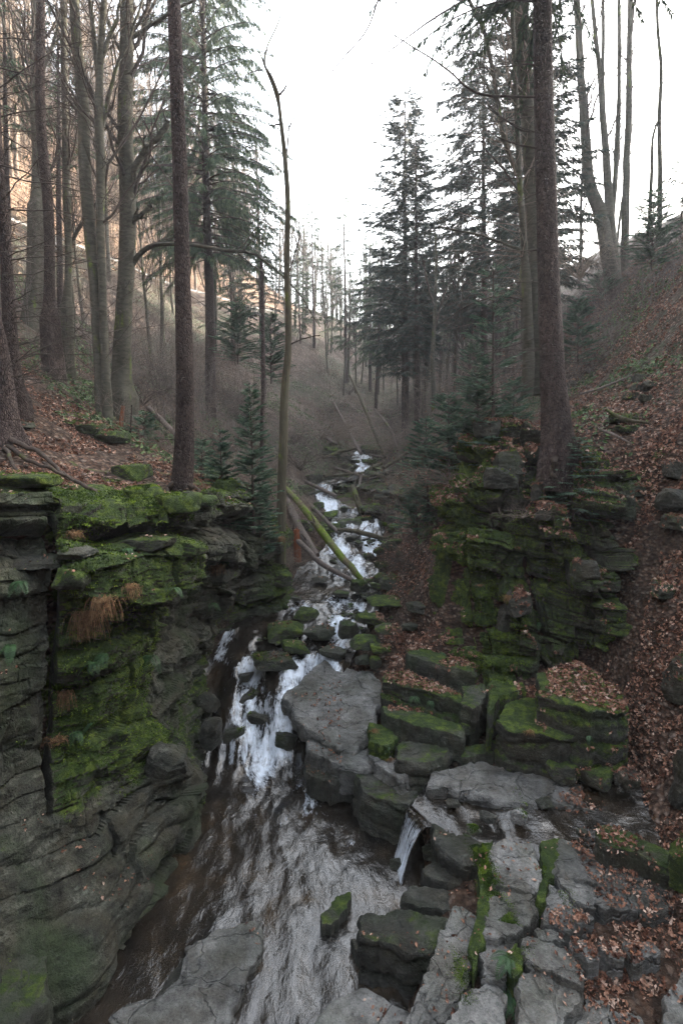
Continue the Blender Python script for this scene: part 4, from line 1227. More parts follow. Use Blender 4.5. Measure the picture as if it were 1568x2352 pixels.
# right slope stones
RS = [
 (1165,1065,10.35,72,60,.02,"pale tilted stone plate on top of the crag"),
 (1150,1100,10.1,96,50,.15,"thick grey plate below the tilted plate on the crag"),
 (1090,1040,10.9,74,42,.75,"moss-covered hump on the crag's upper left"),
 (1115,985,11.4,60,44,.2,"grey-green block under the young firs"),
 (1230,1130,10.0,26,40,.0,"small upright grey stone below the spruce roots"),
 (1280,1140,9.8,46,40,.02,"grey block wedged under the spruce roots"),
 (1255,1175,9.75,60,40,.05,"lichen-grey cube of rock in the middle of the crag"),
 (1340,1310,9.35,60,50,.05,"pale faced block at the right of the crag"),
 (1165,1420,9.6,46,70,-.1,"pale fractured pillar low on the crag"),
 (1190,1385,9.6,70,50,-.1,"pale stepped stone above the fractured pillar"),
 (1230,1040,10.3,40,34,.2,"leaf-strewn stone left of the spruce base"),
 (1470,870,12.5,36,22,.4,"top stone of the mossy pile high on the right slope"),
 (1462,890,12.2,30,20,.45,"second stone of the mossy pile on the right slope"),
 (1490,885,12.2,34,24,.35,"right stone of the mossy pile on the right slope"),
 (1450,910,12.0,40,18,.4,"left stone of the mossy pile on the right slope"),
 (1480,915,11.8,30,20,.3,"middle stone of the mossy pile on the right slope"),
 (1430,960,11.0,70,22,.65,"mossy ridge stone at the foot of the pile on the right slope"),
 (1440,985,10.8,46,18,.75,"green mossy clod under the ridge stone on the right slope"),
 (1310,885,13.5,30,24,.1,"grey stone beside the big spruce trunk on the slope"),
 (1545,1080,9.0,50,44,.0,"grey stone at the right edge above the slabs"),
 (1550,1150,8.8,90,50,.0,"big pale grey slab at the right edge of the slope"),
 (1555,1200,8.6,80,34,.4,"mossy slab under the pale one at the right edge"),
 (1525,1353,8.3,72,34,.5,"square mossy block among leaves at the right edge"),
 (1420,1165,9.7,70,60,.05,"brown jutting block over a dark hollow right of the crag"),
 (1560,1560,7.2,60,110,.5,"dark mossy bank stone at the right edge above the side stream"),
 (1570,1790,6.4,60,130,.3,"dark rock bank at the right edge of the side stream"),
 (1568,1990,5.4,70,90,.9,"mossy corner bank beside the blue wet flagstones"),
]
for i, (u, v, Y, w, h, mo, lab) in enumerate(RS):
    rock_at(u, v, 0, w, h * 1.2, 700 + i * 11, lab, mo, 0.0, Y=Y, level=4 if w > 45 else 3, strata_h=.25 if w > 60 else 0)
# ivy / moss stripes in the clefts of the flagstones
slab_at(c6((640,765),(692,742),(690,880),(672,1050),(650,1190),(606,1290),(596,1200),(628,1000)), -5.16, .3, 860, "moss-filled cleft left of the two pale flagstones", .95, name="moss_strip", cat="moss", mat='rock')
slab_at(c6((915,735),(1008,728),(985,870),(955,905),(915,1005),(900,990),(928,880)), -5.08, .3, 861, "bright moss strip between pale and dark flagstones", .95, name="moss_strip", cat="moss", mat='rock')
slab_at(c6((765,1225),(800,1200),(822,1250),(825,1320),(790,1345),(765,1300)), -5.12, .3, 862, "bright mossy tuft above the foreground fern", .95, name="moss_strip", cat="moss", mat='rock')

# rubble: uncountable small stones along the banks
def rubble(zones, seed, name, mat, label):
    rg = np.random.RandomState(seed)
    V0, F0 = ico(2)
    b = Buf()
    for (u, v, z, rad, n, s0, s1) in zones:
        c = WZ(u, v, z)
        for k in range(n):
            a, r = rg.uniform(0, 6.28), rad * math.sqrt(rg.uniform())
            x, y = c[0] + r * math.cos(a), c[1] + r * math.sin(a) * 1.2
            s = rg.uniform(s0, s1) * rg.uniform(.6, 1.3)
            n_ = rg.normal(size=(9, 3))
            n_ /= np.linalg.norm(n_, axis=1, keepdims=True)
            hh = rg.uniform(.6, 1., 9)
            q = np.clip(V0 @ n_.T / hh, 0, None)
            rr = 1 / (np.sum(q ** 14, 1) ** (1 / 14) + .55)
            P = V0 * rr[:, None] * np.array([s, s * rg.uniform(.6, 1), s * rg.uniform(.35, .7)])
            aa = rg.uniform(0, 6.28)
            P[:, :2] = P[:, :2] @ np.array([[math.cos(aa), -math.sin(aa)], [math.sin(aa), math.cos(aa)]])
            gz = ground_z(x, y, 2.0)
            b.add(P + np.array([x, y, max(gz, z - .15) + s * .12]), F0)
    me = b.mesh(name, False)
    o = new_obj(name, me, M[mat])
    o["moss_amount"] = 0.42
    o["wet"] = 0.25
    tag(o, label, "rubble", kind='stuff')


rubble([(640,1440,-4.35,.6,60,.03,.10),(760,1420,-4.3,.8,50,.03,.10),(820,1400,-4.15,.9,70,.03,.12),(700,1350,-4.05,.7,50,.03,.09),(870,1350,-3.95,.6,50,.04,.12),(760,1270,-3.7,.7,60,.04,.14),(870,1230,-3.3,1.0,80,.05,.18),
        (900,1160,-2.6,1.2,230,.06,.26),(860,1110,-2.0,1.4,230,.06,.26),(930,1120,-1.8,1.0,120,.1,.34),(740,1200,-3.0,.9,70,.05,.16),(760,1120,-2.2,1.2,80,.06,.2),(820,1050,-1.0,1.6,90,.08,.26),(900,1080,-1.4,1.5,80,.08,.3),(580,1460,-4.6,.4,30,.03,.09)], 5, "rubble", 'rock',
       "loose mossy rubble lining both sides of the rapids")

# ------------------------------------------------------------------ plants: vectorised strands, twigs, needles
def strands(buf, P, R, sides=3):
    """P (n,k,3) centre lines, R (n,k) radii -> thin tubes"""
    n, k = P.shape[:2]
    if n == 0:
        return
    T = np.gradient(P, axis=1)
    T /= np.linalg.norm(T, axis=2, keepdims=True) + 1e-9
    ref = np.where(np.abs(T[:, :1, 2:3]) > .8, np.array([[[1., 0, 0]]]), np.array([[[0., 0, 1]]]))
    A = np.cross(T, np.broadcast_to(ref, T.shape))
    A /= np.linalg.norm(A, axis=2, keepdims=True) + 1e-9
    B = np.cross(T, A)
    th = np.linspace(0, 2 * np.pi, sides, endpoint=False)
    V = P[:, :, None] + R[:, :, None, None] * (np.cos(th)[:, None] * A[:, :, None] + np.sin(th)[:, None] * B[:, :, None])
    base = np.arange(n)[:, None, None] * k * sides + np.arange(k - 1)[None, :, None] * sides
    i = base + np.arange(sides)
    j = base + (np.arange(sides) + 1) % sides
    F = np.stack([i, j, j + sides, i + sides], -1).reshape(-1, 4)
    buf.add(V.reshape(-1, 3), F)


def offshoots(rg, P, R, m, ratio=.5, t0=.25, t1=1.0, spread=.9, up=.2, k=5, minr=.003, wob=.12, rr=.55):
    """m children of every parent strand"""
    n, kk = P.shape[:2]
    L = np.linalg.norm(np.diff(P, axis=1), axis=2).sum(1)
    t = rg.uniform(t0, t1, (n, m)) * (kk - 1)
    i = np.clip(t.astype(int), 0, kk - 2)
    f = (t - i)[..., None]
    idx = np.arange(n)[:, None]
    p = P[idx, i] * (1 - f) + P[idx, i + 1] * f
    r = (R[idx, i] * (1 - f[..., 0]) + R[idx, i + 1] * f[..., 0]) * rr
    d = P[idx, i + 1] - P[idx, i]
    d = d / (np.linalg.norm(d, axis=2, keepdims=True) + 1e-9)
    q = rg.normal(size=d.shape)
    q -= (q * d).sum(2, keepdims=True) * d
    q /= np.linalg.norm(q, axis=2, keepdims=True) + 1e-9
    d = d * rg.uniform(.5, 1., (n, m, 1)) + q * spread
    d[..., 2] += up
    d /= np.linalg.norm(d, axis=2, keepdims=True)
    Ls = (L[:, None] * ratio * rg.uniform(.5, 1.2, (n, m)) * (1.15 - .6 * t / (kk - 1)))
    p, d, Ls, r = p.reshape(-1, 3), d.reshape(-1, 3), Ls.ravel(), np.maximum(r.ravel(), minr)
    s = np.linspace(0, 1, k)
    Q = p[:, None] + d[:, None] * (Ls[:, None] * s)[..., None]
    w = np.cumsum(rg.normal(size=Q.shape) * wob * (Ls / k)[:, None, None], axis=1)
    w -= w[:, :1]
    Q = Q + w
    Q[..., 2] += up * .3 * Ls[:, None] * s ** 2
    Rr = np.maximum(r[:, None] * (1 - .75 * s), minr * .6)
    return Q, Rr


def blades(buf, p, d, L, w, rg, cross=True):
    """leaf or needle-spray diamonds: base p, direction d, length L, width w"""
    n = len(p)
    d = d / (np.linalg.norm(d, axis=1, keepdims=True) + 1e-9)
    for c in range(2 if cross else 1):
        q = rg.normal(size=(n, 3))
        q -= (q * d).sum(1, keepdims=True) * d
        q /= np.linalg.norm(q, axis=1, keepdims=True) + 1e-9
        a = p
        b = p + d * (L * .4)[:, None] + q * (w * .5)[:, None]
        e = p + d * L[:, None]
        f = p + d * (L * .4)[:, None] - q * (w * .5)[:, None]
        V = np.stack([a, b, e, f], 1).reshape(-1, 3)
        buf.add(V, np.arange(n * 4).reshape(-1, 4))


def conifer(H, R, zc, seed, step=.38, per=6, droop=.35, rise=.15, tw_len=.38, tw_w=.075, dens=9, hang=.25, shape=.8, top=.12, dead=0, trunk_r=None, fill=2.6, thin=.5):
    """returns trunk, branch and needle buffers of a spruce or fir, base at the origin"""
    rg = np.random.RandomState(seed)
    tb, bb, nb = Buf(), Buf(), Buf()
    tr = trunk_r or H * .011
    zs = np.linspace(0, H, 14)
    ax = np.stack([np.cumsum(rg.normal(size=14)) * .012 * H / 14, np.cumsum(rg.normal(size=14)) * .012 * H / 14, zs], 1)
    tube(tb, ax, tr * (1 - .93 * zs / H) + .004, 7)
    z = np.arange(zc, H * .985, step)
    z = np.repeat(z, per) + rg.uniform(-.5, .5, len(z) * per) * step
    z = np.clip(z, 0.02, H * .99)
    t = (z - zc) / (H - zc)
    L = R * (top + (1 - top) * np.clip(1 - t, 0, 1) ** shape) * rg.uniform(.6, 1.12, len(z))
    L = L * (.75 + .35 * sstep(0, .15, t))
    keep = rg.uniform(size=len(z)) > .10
    z, t, L = z[keep], t[keep], L[keep]
    az = rg.uniform(0, 2 * np.pi, len(z))
    dirs = np.stack([np.cos(az), np.sin(az), 0 * az], 1)
    k = 7
    s = np.linspace(0, 1, k)
    up = rise * (1 + 1.3 * t)[:, None] * s - droop * (1 - .6 * t)[:, None] * s ** 2
    P = dirs[:, None] * (L[:, None] * s)[..., None]
    P[..., 2] = z[:, None] + up * L[:, None]
    P[..., 0] += np.interp(z, zs, ax[:, 0])[:, None]
    P[..., 1] += np.interp(z, zs, ax[:, 1])[:, None]
    Rb = np.maximum((.010 * L + .004)[:, None] * (1 - .8 * s), .003)
    strands(bb, P, Rb)
    nt = np.maximum((L * dens * fill / max(tw_len, .05) * .38).astype(int), 4)
    tw_w = tw_w * thin
    ii = np.repeat(np.arange(len(z)), nt)
    u = rg.uniform(.12, 1, len(ii)) ** .8
    fi = u * (k - 1)
    i0 = np.clip(fi.astype(int), 0, k - 2)
    f = (fi - i0)[:, None]
    p = P[ii, i0] * (1 - f) + P[ii, i0 + 1] * f
    d = P[ii, i0 + 1] - P[ii, i0]
    d /= np.linalg.norm(d, axis=1, keepdims=True)
    side = np.cross(d, [0, 0, 1.0])
    side *= np.where(rg.uniform(size=len(ii)) > .5, 1, -1)[:, None]
    dd = d * .75 + side * rg.uniform(.2, 1.1, (len(ii), 1)) + np.array([0, 0, -1.0]) * hang * rg.uniform(.2, 1.8, (len(ii), 1))
    LL = tw_len * rg.uniform(.5, 1.25, len(ii)) * (1.15 - .55 * u) * (.6 + .4 * np.clip(L[ii] / R * 1.6, 0, 1))
    blades(nb, p, dd, LL, tw_w * rg.uniform(.7, 1.3, len(ii)), rg)
    if dead:
        zd = rg.uniform(.3, zc, dead)
        a = rg.uniform(0, 2 * np.pi, dead)
        Ld = R * rg.uniform(.15, .5, dead)
        Q = np.stack([np.cos(a)[:, None] * Ld[:, None] * s, np.sin(a)[:, None] * Ld[:, None] * s, zd[:, None] + (-.15 * s - .1 * s ** 2) * Ld[:, None]], -1)
        strands(bb, Q, np.maximum(.009 * (1 - .7 * s)[None, :] * np.ones((dead, 1)), .003))
    return tb, bb, nb


def bare(H, r0, seed, lean=(0, 0), zb=.35, nb=16, ratio=.30, up=.9, leaves=0, depth=3, wob=.4):
    """leafless broadleaved tree: trunk and crown buffers, and tan leaf buffer"""
    rg = np.random.RandomState(seed)
    tb, cb, lb = Buf(), Buf(), Buf()
    k = 12
    s = np.linspace(0, 1, k)
    ax = np.stack([lean[0] * s * H + np.cumsum(rg.normal(size=k)) * wob * H / k * .06, lean[1] * s * H + np.cumsum(rg.normal(size=k)) * wob * H / k * .06, s * H], 1)
    ax -= ax[0]
    rad = r0 * (1 - .88 * s)
    tube(tb, catmull(ax, 24), catmull(rad[:, None], 24)[:, 0], 7, rough=.1, seed=seed)
    P0, R0 = ax[None], rad[None]
    P1, R1 = offshoots(rg, P0, R0, nb, ratio, zb, 1.0, .75, up, 6, .006, .25)
    strands(cb, P1, R1, 4)
    P2, R2 = offshoots(rg, P1, R1, 6, .5, .2, 1.0, .8, .3, 5, .005, .25)
    strands(cb, P2, R2)
    if depth > 2:
        P3, R3 = offshoots(rg, P2, R2, 4, .5, .1, 1.0, .8, .2, 4, .004, .25)
        strands(cb, P3, R3)
    else:
        P3 = P2
    if leaves:
        q = P3[rg.randint(0, len(P3), leaves), rg.randint(1, P3.shape[1], leaves)]
        blades(lb, q, rg.normal(size=(leaves, 3)), rg.uniform(.05, .12, leaves), rg.uniform(.04, .09, leaves), rg, False)
    return tb, cb, lb


def empty(name, loc, label=None, cat=None, group=None):
    o = bpy.data.objects.new(name, None)
    C.objects.link(o)
    o.location = tuple(loc)
    o.empty_display_size = .2
    return tag(o, label, cat, group)


def part(name, buf, mat, parent, smooth=True):
    return new_obj(name, buf.mesh(name, smooth), mat, parent)


def copy_tree(src, loc, rot=(0, 0, 0), scale=1.0, label=None, group=None):
    c = src.copy()
    C.objects.link(c)
    c.location = tuple(loc)
    c.rotation_euler = rot
    c.scale = (scale,) * 3 if not hasattr(scale, '__len__') else scale
    if label:
        c["label"] = label
    if group:
        c["group"] = group
    for ch in list(src.children):
        d = ch.copy()
        C.objects.link(d)
        d.parent = c
    return c


def aim(base, apex):
    v = Vector(apex) - Vector(base)
    return v.to_track_quat('Z', 'Y').to_euler(), v.length


def make_conifer(name, label, base, apex, Rr, zc_frac, seed, mat='needles', cat="spruce tree", bark='spruce_bark', group=None, **kw):
    rot, H = aim(base, apex)
    tb, bb, nb = conifer(H, Rr, H * zc_frac, seed, **kw)
    r = empty(name, base, label, cat, group)
    r.rotation_euler = rot
    part("trunk", tb, M[bark], r)
    part("branchwork", bb, M['twig'], r)  # branch strands, dead lower ones included
    part("needles", nb, M[mat], r, False)
    return r


# ------------------------------------------------------------------ near and middle trees traced trunk by trunk
def px_line(pts, wpx, m):
    P = np.array([W(*p) for p in pts])
    k = np.array([depth_of(p) for p in P]) / FPX
    R = np.asarray(wpx, dtype=float) * k / 2
    return catmull(P, m), np.interp(np.linspace(0, 1, m), np.linspace(0, 1, len(R)), R)


def flare_fn(z0, amt, h, seed):
    def fn(P, th):
        e = np.exp(-np.clip(P[:, 2] - z0, 0, 99) / h)[:, None]
        lob = 1 + .35 * np.sin(th * 5 + seed)[None, :] + .2 * np.sin(th * 3 + seed * 2)[None, :]
        return 1 + amt * e * lob
    return fn


def stick(buf, base, pts, wpx, m, sides=5, rough=.05, seed=0, wander=.35):
    P, R = px_line(pts, wpx, m)
    rg = np.random.RandomState(seed + 5)
    w = np.cumsum(rg.normal(size=P.shape) * R.mean() * wander, axis=0)
    w -= np.linspace(0, 1, m)[:, None] * w[-1:]
    w[0] = 0
    P = P + w
    tube(buf, P - base, R, sides, True, rough, seed)
    return P, R


TREES = {}


def trunk_tree(key, name, label, cat, stems, bark, boughs=(), twigs=0, twig_len=1.0, twig_up=.1, twig_t=(.15, 1.), flare=.6, fh=.22, seed=0, sub=3, roots=(), group=None, twig_side=None, twig_mat='twig', crown=None, twig_r=.007, fine=2, branchwork=None):
    p0 = stems[0][0][0]
    kq = snap(p0[0], p0[1], p0[2]) / p0[2]


    sc = lambda pts: [(q[0], q[1], q[2] * kq) for q in pts]
    stems = [(sc(a_), b_) for a_, b_ in stems]
    boughs = [(sc(a_), b_) for a_, b_ in boughs]
    roots = [(sc(a_), b_) for a_, b_ in roots]
    base = W(*stems[0][0][0])
    root = empty(name, base, label, cat, group)
    tb = Buf()
    lines = []
    for si, (pts, wpx) in enumerate(stems):
        P, R = px_line(pts, wpx, 60)
        rg = np.random.RandomState(seed + si)
        w = fbm(np.stack([P[:, 2] * .35, P[:, 2] * 0 + si, P[:, 2] * 0 + seed], 1), 2, seed) [:, None] * np.array([[.06, .04, 0]])
        P = P + w * np.sin(np.linspace(0, np.pi, 60))[:, None]
        if si == 0 or abs(P[0, 2] - base[2]) < .6:
            P = np.concatenate([P[:1] - np.array([0, 0, .8]), P])
            R = np.concatenate([R[:1], R])
        tube(tb, P - base, R, 20 if R.max() > .12 else 10, True, .06, seed + si, flare_fn(base[2], flare, fh, seed) if flare and (si == 0 or abs(P[0, 2] - base[2]) < 1.5) else None)
        lines.append((P, R))
    part("trunk", tb, M[bark], root)
    for bi, (pts, wpx) in enumerate(boughs):
        b = Buf()
        P, R = stick(b, base, pts, wpx, 20, 7, .08, seed + bi)
        PP, RR = P[None], R[None]
        rg = np.random.RandomState(seed * 3 + bi)
        if fine:
            Q, Rq = offshoots(rg, PP, RR, 7, .30, .3, 1., .8, .25, 6, .005)
            strands(b, Q - base, Rq)
            Q2, Rq2 = offshoots(rg, Q, Rq, 4, .5, .2, 1., .8, .1, 5, .003)
            strands(b, Q2 - base, Rq2)
        part("branch", b, M[bark if pts and max(wpx) > 6 else 'twig'], root)
    cb_ = Buf()
    if twigs:
        b = cb_
        rg = np.random.RandomState(seed + 99)
        for (P, R) in lines:
            n = twigs
            t = rg.uniform(twig_t[0], twig_t[1], n) * (len(P) - 1)
            i = t.astype(int).clip(0, len(P) - 2)
            p = P[i]
            a = rg.uniform(0, 2 * np.pi, n)
            if twig_side is not None:
                a = np.where(rg.uniform(size=n) < .7, twig_side + rg.normal(size=n) * .6, a)
            d = np.stack([np.cos(a), np.sin(a), twig_up + rg.normal(size=n) * .2], 1)
            L = twig_len * rg.uniform(.15, 1.2, n)
            s = np.linspace(0, 1, 6)
            Q = p[:, None] + d[:, None] * (L[:, None] * s)[..., None]
            Q[..., 2] += (-.12 + twig_up * .4) * L[:, None] * s ** 2
            Q = Q + np.cumsum(rg.normal(size=Q.shape) * .02 * L[:, None, None], axis=1)
            Rq = np.maximum((twig_r * (.4 + L / twig_len))[:, None] * (1 - .75 * s), .0025)
            strands(b, Q - base, Rq, 4)
            if sub:
                Q2, R2 = offshoots(rg, Q, Rq, sub, .45, .25, 1., .7, .05, 5, .003)
                strands(b, Q2 - base, R2)
                if fine > 1:
                    Q3, R3 = offshoots(rg, Q2, R2, 2, .5, .2, 1., .7, .0, 4, .0025)
                    strands(b, Q3 - base, R3)
    if branchwork:
        b = cb_
        rg = np.random.RandomState(seed + 199)
        for (P, R) in lines:
            Q, Rq = offshoots(rg, P[None, ::4], R[None, ::4], branchwork[0], branchwork[1] / np.linalg.norm(P[-1] - P[0]), .45, 1., .7, .55, 8, .010, .2, .32)
            strands(b, Q - base, Rq, 4)
            Q2, R2 = offshoots(rg, Q, Rq, 8, .42, .15, 1., .75, .15, 6, .0045, .22)
            strands(b, Q2 - base, R2)
            Q3, R3 = offshoots(rg, Q2, R2, 5, .5, .1, 1., .75, .05, 5, .0035, .22)
            strands(b, Q3 - base, R3)
    if cb_.V:
        part("crown", cb_, M[twig_mat], root)  # trunk twigs and bare upper branches in one mesh
    for ri, (pts, wpx) in enumerate(roots):
        b = Buf()
        stick(b, base, pts, wpx, 24, 7, .15, seed + 31 + ri)
        part("root", b, M['root'], root)
    if crown:
        nb, bb = Buf(), Buf()
        for (P, R) in lines[:1]:
            z0, z1, Rc = crown
            H = z1 - z0
            _t, b_, n_ = conifer(H, Rc, 0.2, seed + 7, .40, 7, .5, .1, .26, .07, 8, .9, fill=5, thin=.32)
            top = P[-1]
            off = np.array([np.interp(z0, P[:, 2], P[:, 0]), np.interp(z0, P[:, 2], P[:, 1]), z0]) - base
            for src, dst in ((b_, bb), (n_, nb)):
                v = np.concatenate(src.V) + off
                dst.add(v, np.concatenate(src.Q))
            ext = Buf()
            tube(ext, [off, off + np.array([0, 0, H])], [R[-1], .02], 8)
        part("branchwork", bb, M['twig'], root)
        part("needles", nb, M['needles'], root, False)
        part("stem", ext, M[bark], root)
    TREES[key] = root
    return root


# left bank
trunk_tree('T0', "spruce_tree", "thick rough-barked trunk cut by the left edge, roots over the brink", "spruce tree",
           [([(15,1012,8.8),(2,900,8.8),(-12,700,8.8),(-30,400,8.8),(-60,-100,8.8)], [62,44,38,34,26])], 'spruce_bark', twigs=26, twig_len=1.3, twig_side=0.2, seed=3,
           roots=[([(20,1010,8.7),(60,1030,8.3),(100,1052,7.9),(140,1080,7.5),(158,1102,7.2)], [16,12,10,8,4]), ([(15,1020,8.6),(70,1062,7.8),(120,1080,7.4),(170,1105,7.1)], [12,9,8,5]),
                  ([(100,1062,7.6),(160,1092,7.4),(212,1120,7.1),(228,1138,7.0)], [6,10,9,5]), ([(10,1030,8.4),(40,1080,7.3),(80,1100,6.9)], [10,8,5])], crown=(11.5, 17, 1.8))
trunk_tree('T1', "spruce_tree", "dark straight trunk just inside the left edge behind the edge trunk", "spruce tree",
           [([(42,962,10.8),(28,860,10.8),(14,700,10.8),(0,450,10.8),(-14,200,10.8),(-30,-150,10.8)], [42,32,28,24,22,18])], 'spruce_bark', twigs=70, twig_len=1.9, twig_side=0.1, seed=5, twig_r=.010)
trunk_tree('T2', "beech_tree", "greenish pale trunk with mossy foot, third from the left edge", "beech tree",
           [([(74,752,18),(78,650,18),(80,500,18),(84,300,18),(84,100,18),(74,-150,18)], [32,22,23,21,19,16])], 'beech_bark', twigs=55, twig_len=2.4, twig_up=.4, twig_t=(.3,1), branchwork=(10, 4.5), seed=8,
           boughs=[([(82,300,18),(40,180,18),(10,60,18),(-10,-50,18)], [10,7,5,3]), ([(84,200,18),(130,60,18),(150,-60,18)], [9,6,3])])
trunk_tree('T3', "spruce_tree", "reddish-brown slim trunk, fourth from the left edge, ringed with dead twigs", "spruce tree",
           [([(126,872,15.5),(118,760,15.5),(110,600,15.5),(102,400,15.5),(96,150,15.5),(88,-150,15.5)], [30,25,23,22,20,16])], 'spruce_bark', twigs=90, twig_len=1.7, seed=9, twig_up=0, twig_r=.009)
trunk_tree('T4', "beech_tree", "slender grey trunk between the brown slim trunk and the split-trunk tree", "beech tree",
           [([(155,862,16),(156,760,16),(155,600,16),(148,420,16),(148,200,16),(150,-100,16)], [24,18,15,17,15,12]), ([(158,850,16.2),(164,700,16.2),(158,590,16.2),(180,530,16.2),(205,498,16.2)], [12,10,9,8,6])], 'beech_bark', twigs=50, twig_len=2.0, twig_up=.4, branchwork=(9, 3.5), seed=10)
trunk_tree('T5', "beech_tree", "split-trunk tree with two slim stems leaning apart as they rise", "beech tree",
           [([(236,955,13.6),(230,850,13.6),(218,640,13.6),(205,440,13.6),(190,240,13.6),(176,80,13.6),(170,-120,13.6)], [22,21,24,27,24,22,18]), ([(248,952,13.5),(240,800,13.5),(232,620,13.5),(228,400,13.5),(232,240,13.5),(236,120,13.5),(246,-100,13.5)], [18,18,18,19,18,15,12]),
            ([(231,250,13.5),(212,100,13.5),(203,0,13.5),(195,-120,13.5)], [13,11,9,7])], 'beech_bark', twigs=46, twig_len=2.0, twig_up=.45, branchwork=(7, 3.8), seed=12, flare=.25,
           boughs=[([(236,130,13.5),(262,60,13.5),(284,-20,13.5)], [10,8,5]), ([(232,300,13.5),(258,180,13.5),(290,90,13.5),(330,-10,13.5)], [10,8,6,4]), ([(232,515,13.5),(262,490,13.5),(296,430,13.5),(330,400,13.5)], [6,5,4,2])])
trunk_tree('T6', "beech_tree", "stout beech with three long crooked boughs reaching right", "beech tree",
           [([(274,958,14),(280,860,14),(286,700,14),(290,500,14),(292,300,14),(292,150,14),(293,-150,14)], [54,42,36,35,33,31,27])], 'beech_bark', twigs=46, twig_len=1.9, twig_up=.3, branchwork=(9, 4.2), seed=14,
           boughs=[([(302,425,14),(318,380,14),(340,340,14),(362,305,14),(384,278,14)], [14,15,13,12,13]),
                   ([(306,520,14),(312,505,14),(330,492,14),(352,472,14)], [12,12,10,9]),
                   ([(300,612,14),(318,590,14),(340,572,13.9),(370,563,13.8),(430,560,13.6),(500,572,13.4),(580,580,13.2),(610,600,13.1),(660,640,13),(700,690,12.9),(735,750,12.8)], [15,12,11,9,8,8,7,5,4,3,2]),
                   ([(292,100,14),(330,70,14),(370,45,14),(440,0,14),(520,-40,14)], [10,8,7,5,4]), ([(292,160,14),(265,90,14),(240,30,14),(225,-50,14)], [9,7,6,4]), ([(290,240,14),(330,330,14),(390,420,14),(420,470,14)], [4,3,3,2])])
trunk_tree('T7', "spruce_tree", "nearest dark straight spruce trunk standing on the cliff brink", "spruce tree",
           [([(416,1128,8.3),(424,1060,8.3),(428,950,8.3),(427,800,8.3),(422,600,8.3),(414,400,8.3),(405,200,8.3),(398,0,8.3),(392,-220,8.3)], [52,46,40,38,35,33,31,30,27])], 'spruce_bark', twigs=34, twig_len=.55, twig_up=-.05, seed=17, flare=.45, fh=.16, sub=1, fine=1, twig_r=.006,
           roots=[([(425,1105,8.2),(455,1125,8.2),(480,1140,8.1),(500,1150,8.2)], [14,10,6,3]), ([(405,1110,8.2),(385,1130,8.0),(368,1142,7.8)], [14,9,4])], crown=(9.5, 17, 1.4))
trunk_tree('T10', "alder_tree", "thin leaning mossy tree with forked bare top against the sky", "alder tree",
           [([(645,1220,12.4),(650,1100,12.4),(657,960,12.4),(657,800,12.4),(656,640,12.4),(660,480,12.4),(656,380,12.4),(646,285,12.4)], [24,21,19,16,14,12,11,9]),
            ([(646,288,12.4),(638,245,12.4),(622,200,12.4),(606,158,12.4),(596,120,12.4)], [8,7,6,5,2]),
            ([(646,288,12.4),(642,240,12.4),(640,215,12.4),(628,180,12.4),(612,150,12.4),(616,110,12.4),(640,55,12.4),(648,15,12.4)], [8,8,7,5,4,3,3,1.5])], 'mossy_bark', twigs=7, twig_len=.5, twig_up=.6, twig_t=(.3,1), seed=21, flare=.2,
           boughs=[([(642,218,12.4),(650,208,12.4),(657,196,12.4)], [5,4,3]), ([(657,360,12.4),(662,320,12.4),(668,292,12.4),(682,262,12.4)], [4,4,3,2]), ([(604,160,12.4),(586,162,12.4),(566,172,12.4)], [3,2,1]), ([(646,285,12.4),(632,290,12.4),(618,292,12.4)], [5,3,2]),
                   ([(656,640,12.4),(676,600,12.4),(690,540,12.4)], [4,3,2]), ([(656,800,12.4),(690,780,12.4),(735,770,12.4)], [4,3,2])], fine=1, sub=2)
trunk_tree('T10b', "alder_sapling", "thin dark pole-like trunk just behind the leaning mossy tree", "alder tree",
           [([(603,1150,15),(604,1000,15),(604,800,15),(600,600,15)], [10,9,9,7])], 'spruce_bark', twigs=14, twig_len=.9, seed=22, flare=.1)

# right bank
trunk_tree('T16', "spruce_tree", "massive near spruce trunk rooted on top of the mossy crag", "spruce tree",
           [([(1282,1030,9.9),(1276,960,9.9),(1270,850,9.9),(1264,700,9.9),(1258,500,9.9),(1251,300,9.9),(1246,120,9.9),(1243,-200,9.9)], [74,62,54,48,45,43,41,38])], 'spruce_bark', twigs=60, twig_len=1.7, twig_up=.0, twig_side=3.0, twig_t=(.25, 1), seed=31, flare=.28, fh=.22, twig_mat='twig', twig_r=.007, sub=2,
           roots=[([(1262,1040,9.8),(1250,1080,9.8),(1240,1110,9.75),(1238,1140,9.8)], [22,14,9,5]), ([(1290,1045,9.7),(1310,1085,9.6),(1320,1130,9.5),(1340,1170,9.5),(1362,1210,9.5)], [20,14,10,8,4]), ([(1300,1035,9.8),(1340,1048,9.7),(1370,1065,9.6)], [20,12,5]), ([(1276,1050,9.6),(1276,1085,9.55),(1290,1110,9.5)], [16,10,5])],
           boughs=[([(1232,222,9.9),(1160,218,9.8),(1104,214,9.7),(1060,190,9.6),(1034,162,9.6),(990,132,9.5),(949,110,9.5),(904,80,9.5)], [5,5,5,4,4,3,3,2]), ([(1232,302,9.9),(1200,300,9.9),(1150,268,9.8),(1120,240,9.8)], [5,4,3,2]), ([(1234,340,9.9),(1180,330,9.8),(1120,300,9.7)], [5,4,2]), ([(1242,-160,9.9),(1050,-110,9.5),(930,-70,9.3),(869,0,9.3),(839,75,9.2),(784,137,9.2),(700,240,9.2)], [7,6,5,4,3.2,2.6,1.6]), ([(1243,-60,9.9),(1120,-30,9.6),(1000,40,9.5),(946,80,9.4),(850,150,9.4)], [6,5,4,3,1.6])], crown=(7.4, 20, 3.1))
